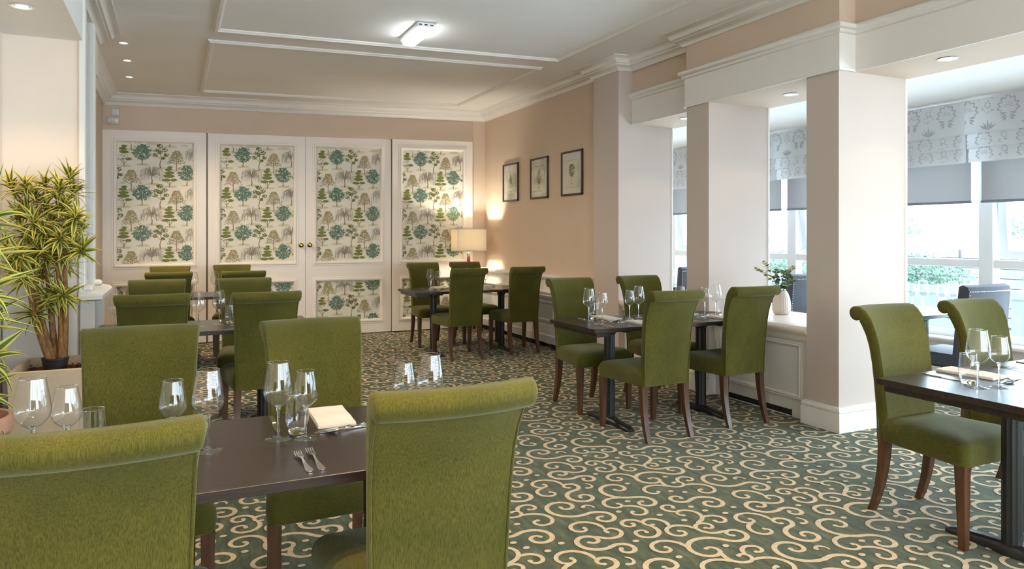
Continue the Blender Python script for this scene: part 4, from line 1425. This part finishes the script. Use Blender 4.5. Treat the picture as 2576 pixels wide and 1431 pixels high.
pot0 = (-.675, 5.25)
pA = thing('variegated_plant', 'tall yellow and green variegated plant with bare brown stems in the stone planter', 'plant', (pot0[0], pot0[1], .545))
MB().lathe([(.062, 0), (.070, .075), (.074, .078), (.074, .09), (.066, .09), (.064, .06), (.001, .055)], 28, cap0=True).build('pot', 'pot_plastic', pA)
def ray_pt(u, v, Y):
    """point of the photograph's pixel (u, v) at room depth Y, in the plant's local frame"""
    f, a_ = 1800., R(25.2256)
    t_ = (u - 1288) / f
    D = Y / (math.cos(a_) - t_ * math.sin(a_))
    X = t_ * D * math.cos(a_) + D * math.sin(a_)
    return Vector((X - pot0[0], Y - pot0[1], 1.4 - (v - 590) * D / f - .545))
ros = []
rsA = random.Random(21)
SPOTS = [(65, 470), (115, 465), (175, 450), (30, 475), (150, 478), (90, 490), (185, 485), (70, 530), (115, 520), (160, 520), (190, 545), (45, 540), (130, 545), (85, 560), (60, 585), (110, 580), (175, 570), (150, 600), (195, 590), (125, 610), (75, 610), (185, 620), (50, 640), (95, 630), (155, 640), (205, 630), (70, 660), (120, 650), (35, 665), (165, 665), (60, 700), (105, 690), (140, 740), (120, 755), (160, 745), (85, 790), (25, 630)]
CTR = Vector((-.02, .02, .62))
for (u, v) in SPOTS:
    Y = 5.25 + rsA.uniform(-.16, .17)
    c = ray_pt(u, v, Y)
    ax = (c - CTR); ax = Vector((ax.x * 1.5, ax.y * 1.5 - .15, .42 + max(-.15, ax.z * .9)))
    ros.append((c, ax))
stems = []
base = [Vector((-.03, 0, .07)), Vector((.0, .02, .07)), Vector((.03, -.005, .07)), Vector((.045, .01, .07))]
def path(p, q, bend, n=9):
    return [p.lerp(q, k / (n - 1)) + Vector((bend[0], bend[1], 0)) * math.sin(PI * k / (n - 1)) for k in range(n)]
mains = [(base[0], ray_pt(70, 690, 5.22), (-.02, 0)), (base[1], ray_pt(112, 600, 5.27), (-.005, .02)), (base[2], ray_pt(128, 560, 5.25), (.02, .02)), (base[3], ray_pt(160, 640, 5.24), (.01, 0)), (base[0] + Vector((.02, .01, 0)), ray_pt(95, 560, 5.3), (-.05, .0))]
for p, q, bnd in mains:
    pp_ = path(p, q, bnd)
    stems.append((pp_, [.021 - .009 * k / 8 for k in range(9)]))
mtips = [m_[1] for m_ in mains]
for c, ax in ros:
    src = min((pp_[k] for pp_, _ in stems[:5] for k in range(3, 9)), key=lambda q: (q - c).length + max(0, q.z - c.z + .02) * 3)
    stems.append((path(src, c, (rsA.uniform(-.01, .01), rsA.uniform(-.01, .01)), 5), [.008, .007, .006, .006, .005]))
dracaena(pA, ros, stems, ['leaf_yellow', 'leaf_green'], 26, .150, .0140, 5, 300)

# second plant at the frame edge, nearer the camera
pb0 = (-1.0, 3.70)
pb = thing('planter', 'round terracotta-toned planter at the frame edge', 'planter', (-.77, 3.50, 0))
MB().lathe([(.11, 0), (.125, .02), (.15, .50), (.165, .60), (.175, .61), (.178, .65), (.175, .67), (.158, .67), (.150, .60), (.002, .58)], 32, cap0=True).build('bowl', 'terracotta', pb)
pB = thing('variegated_plant', 'broad-leaved variegated plant entering at the frame edge, nearer the camera', 'plant', (-.77, 3.50, .60))
rsB = random.Random(8)
stB, roB = [], []
for k, (x, y, z) in enumerate([(.06, .0, .84), (.02, .10, .70), (.07, -.06, .56), (.05, .05, .42), (.06, .0, .28), (.05, -.05, .16), (-.02, .08, .95), (-.03, .0, .5)]):
    c = Vector((x, y, z))
    roB.append((c, (x * 4.0 + .12, y - .2, .45)))
    stB.append((path(Vector((rsB.uniform(-.04, .04), rsB.uniform(-.04, .04), -.015)), c, (0, 0), 5), [.014, .012, .010, .009, .008]))
dracaena(pB, roB, stB, ['leaf_yellow', 'leaf_green_far'], 22, .25, .017, 9, 300)

# vase with eucalyptus on the sill
vs_ = thing('vase', 'ribbed white ceramic vase on the sill between two pillars', 'vase', (4.70, 4.56, .718))
mb = MB()
mb.lathe([(.050, 0), (.064, .008), (.074, .04), (.075, .075), (.068, .13), (.054, .175), (.040, .20), (.036, .205), (.033, .203), (.033, .18), (.05, .12), (.06, .05), (.002, .02)], 96, cap0=True, flute=.028, fl_n=24)
mb.build('body', 'ceramic_white', vs_, 70)
eu = thing('eucalyptus_bunch', 'sprigs of round-leaved eucalyptus standing in the white vase', 'plant', (4.70, 4.56, .74))
rs = random.Random(12)
lm = MB()
vv = [(0, 0, 0)] + [(.021 * math.sin(2 * PI * k / 9), .022 - .022 * math.cos(2 * PI * k / 9), .004 * math.cos(4 * PI * k / 9)) for k in range(9)]
lm.add([(x, y, z) for x, y, z in vv[1:]], [tuple(range(9))], 0, True)
lo = lm.build('leaf', 'eucalyptus'); LM_ = lo.data; bpy.data.objects.remove(lo)
LM2 = LM_.copy(); LM2.materials[0] = M['eucalyptus_young']
for s_ in range(9):
    az = rs.uniform(0, 2 * PI); sp = rs.uniform(.05, .12); hgt = rs.uniform(.27, .44)
    if s_ == 0: az, sp, hgt = PI * .80, .20, .36
    if s_ == 1: az, sp, hgt = PI * .72, .15, .42
    tip = Vector((math.cos(az) * sp, math.sin(az) * sp, hgt))
    pts = [Vector((math.cos(az) * .008, math.sin(az) * .008, .02)), Vector((math.cos(az) * .02, math.sin(az) * .02, .19)), tip * .75 + Vector((0, 0, .06)), tip]
    MB().tube(pts, [.0022, .002, .0016, .001], 5).build('stem', 'stem_green', eu)
    for k in range(9):
        u = .36 + .64 * k / 8
        seg = u * 3; i = min(2, int(seg)); c = pts[i].lerp(pts[i + 1], seg - i)
        for side in (0, 1):
            a = az + (PI / 2 if side else -PI / 2) + rs.uniform(-.7, .7) + k * 1.2
            d = Vector((math.cos(a), math.sin(a), rs.uniform(.1, .7))).normalized()
            x = d.cross(Vector((rs.uniform(-.4, .4), rs.uniform(-.4, .4), 1))).normalized(); z = x.cross(d)
            mt = Matrix((x, d, z)).transposed().to_4x4(); mt.translation = c
            o_ = bpy.data.objects.new('leaf', LM2 if (s_ < 2 or u > .85) else LM_)
            COL.objects.link(o_); o_.parent = eu
            o_.matrix_local = mt @ Matrix.Scale(rs.uniform(.75, 1.1) * (1.15 - .4 * u), 4)

# ------------------------------------------------------------------ window bay furniture
def build_bay_chair():
    t = thing('bay_chair', '', 'chair')
    mb = MB(); rings = []
    for s_ in (-1, -.97) + tuple(-.9 + .2 * k for k in range(10)) + (.97, 1):
        e = .012 if abs(s_) == 1 else 0
        sag = -.02 * (1 - s_ * s_)
        rings.append([(s_ * .26, -.235 + sag + e, .30), (s_ * .265, -.285 + sag + e, .97), (s_ * .265, -.275 + sag + e, 1.0 - e), (s_ * .265, -.235 + sag, 1.015 - e), (s_ * .265, -.205 + sag - e, 1.0 - e), (s_ * .265, -.20 + sag - e, .95), (s_ * .26, -.15 + sag - e, .45), (s_ * .26, -.15 + sag - e, .30)])
    mb.loft(rings)
    bk = mb.build('backrest', 'leather', t, 50)
    st_ = MB()
    for k in range(33):
        x = -.25 + .5 * k / 32
        st_.lathe([(.0045, 0), (.003, .002), (.001, .003)], 6, (0, 0, 0), True, True)
        n = len(st_.v) - 18
        for q in range(n, len(st_.v)):
            a, b_, c = st_.v[q]
            st_.v[q] = (x + a, -.289 - .02 * (1 - (x / .265) ** 2) - c, .965 + b_)
    for s_ in (-1, 1):
        for k in range(26):
            z = .36 + .6 * k / 26
            st_.lathe([(.0045, 0), (.003, .002), (.001, .003)], 6, (0, 0, 0), True, True)
            n = len(st_.v) - 18
            for q in range(n, len(st_.v)):
                a, b_, c = st_.v[q]
                st_.v[q] = (s_ * .25 + a, -.2395 - .05 * (z - .30) / .67 - c, z + b_)
    st_.build('nail_studs', 'steel', bk, kind='stuff')
    MB().rbox(-.25, -.22, .36, .25, .26, .47, .02).build('seat', 'leather', t)
    for x in (-.21, .21):
        for y in (-.22, .22):
            MB().rbox(x - .02, y - .02, 0, x + .02, y + .02, .37, .003).build('leg', 'leg_wood', t)
    return t
BAYC = Proto(build_bay_chair)
BAYC.put((5.68, 3.70, 0), 0, 'dark grey studded leather chair in the bay, nearest the camera', 'grey studded chairs in the bay')
BAYC.put((5.68, 5.40, 0), 0, 'dark grey studded leather chair in the bay, behind the vase', 'grey studded chairs in the bay')
BAYC.put((5.68, 7.08, 0), 0, 'dark grey studded leather chair in the bay, in the slit beside the far pillar', 'grey studded chairs in the bay')
for i, (y, lab) in enumerate(((4.10, 'dark table in the bay, nearest the camera'), (5.78, 'dark table in the bay, behind the vase'), (7.46, 'dark table in the bay, seen in the slit by the far pillar'))):
    o = build_table(.46, .66, .30)
    o.location = (5.72, y, 0)
    for ch in list(o.children):
        pass
    o['label'] = lab
    o['category'] = 'table'
    o['group'] = 'bay tables'
    nm = ('nearest the camera', 'behind the vase', 'in the far slit')[i]
    for q, (x, dy) in enumerate(((5.92, .03), (6.08, -.13))):
        e = ('pillar side', 'frame side')[q]
        BIG.put((x, y + dy, ZT), 0, 'large wine glass on the bay table %s, %s' % (nm, e), 'large wine glasses')
        SMALL.put((x - .09, y + dy + .04, ZT), 0, 'small wine glass on the bay table %s, %s' % (nm, e), 'small wine glasses')
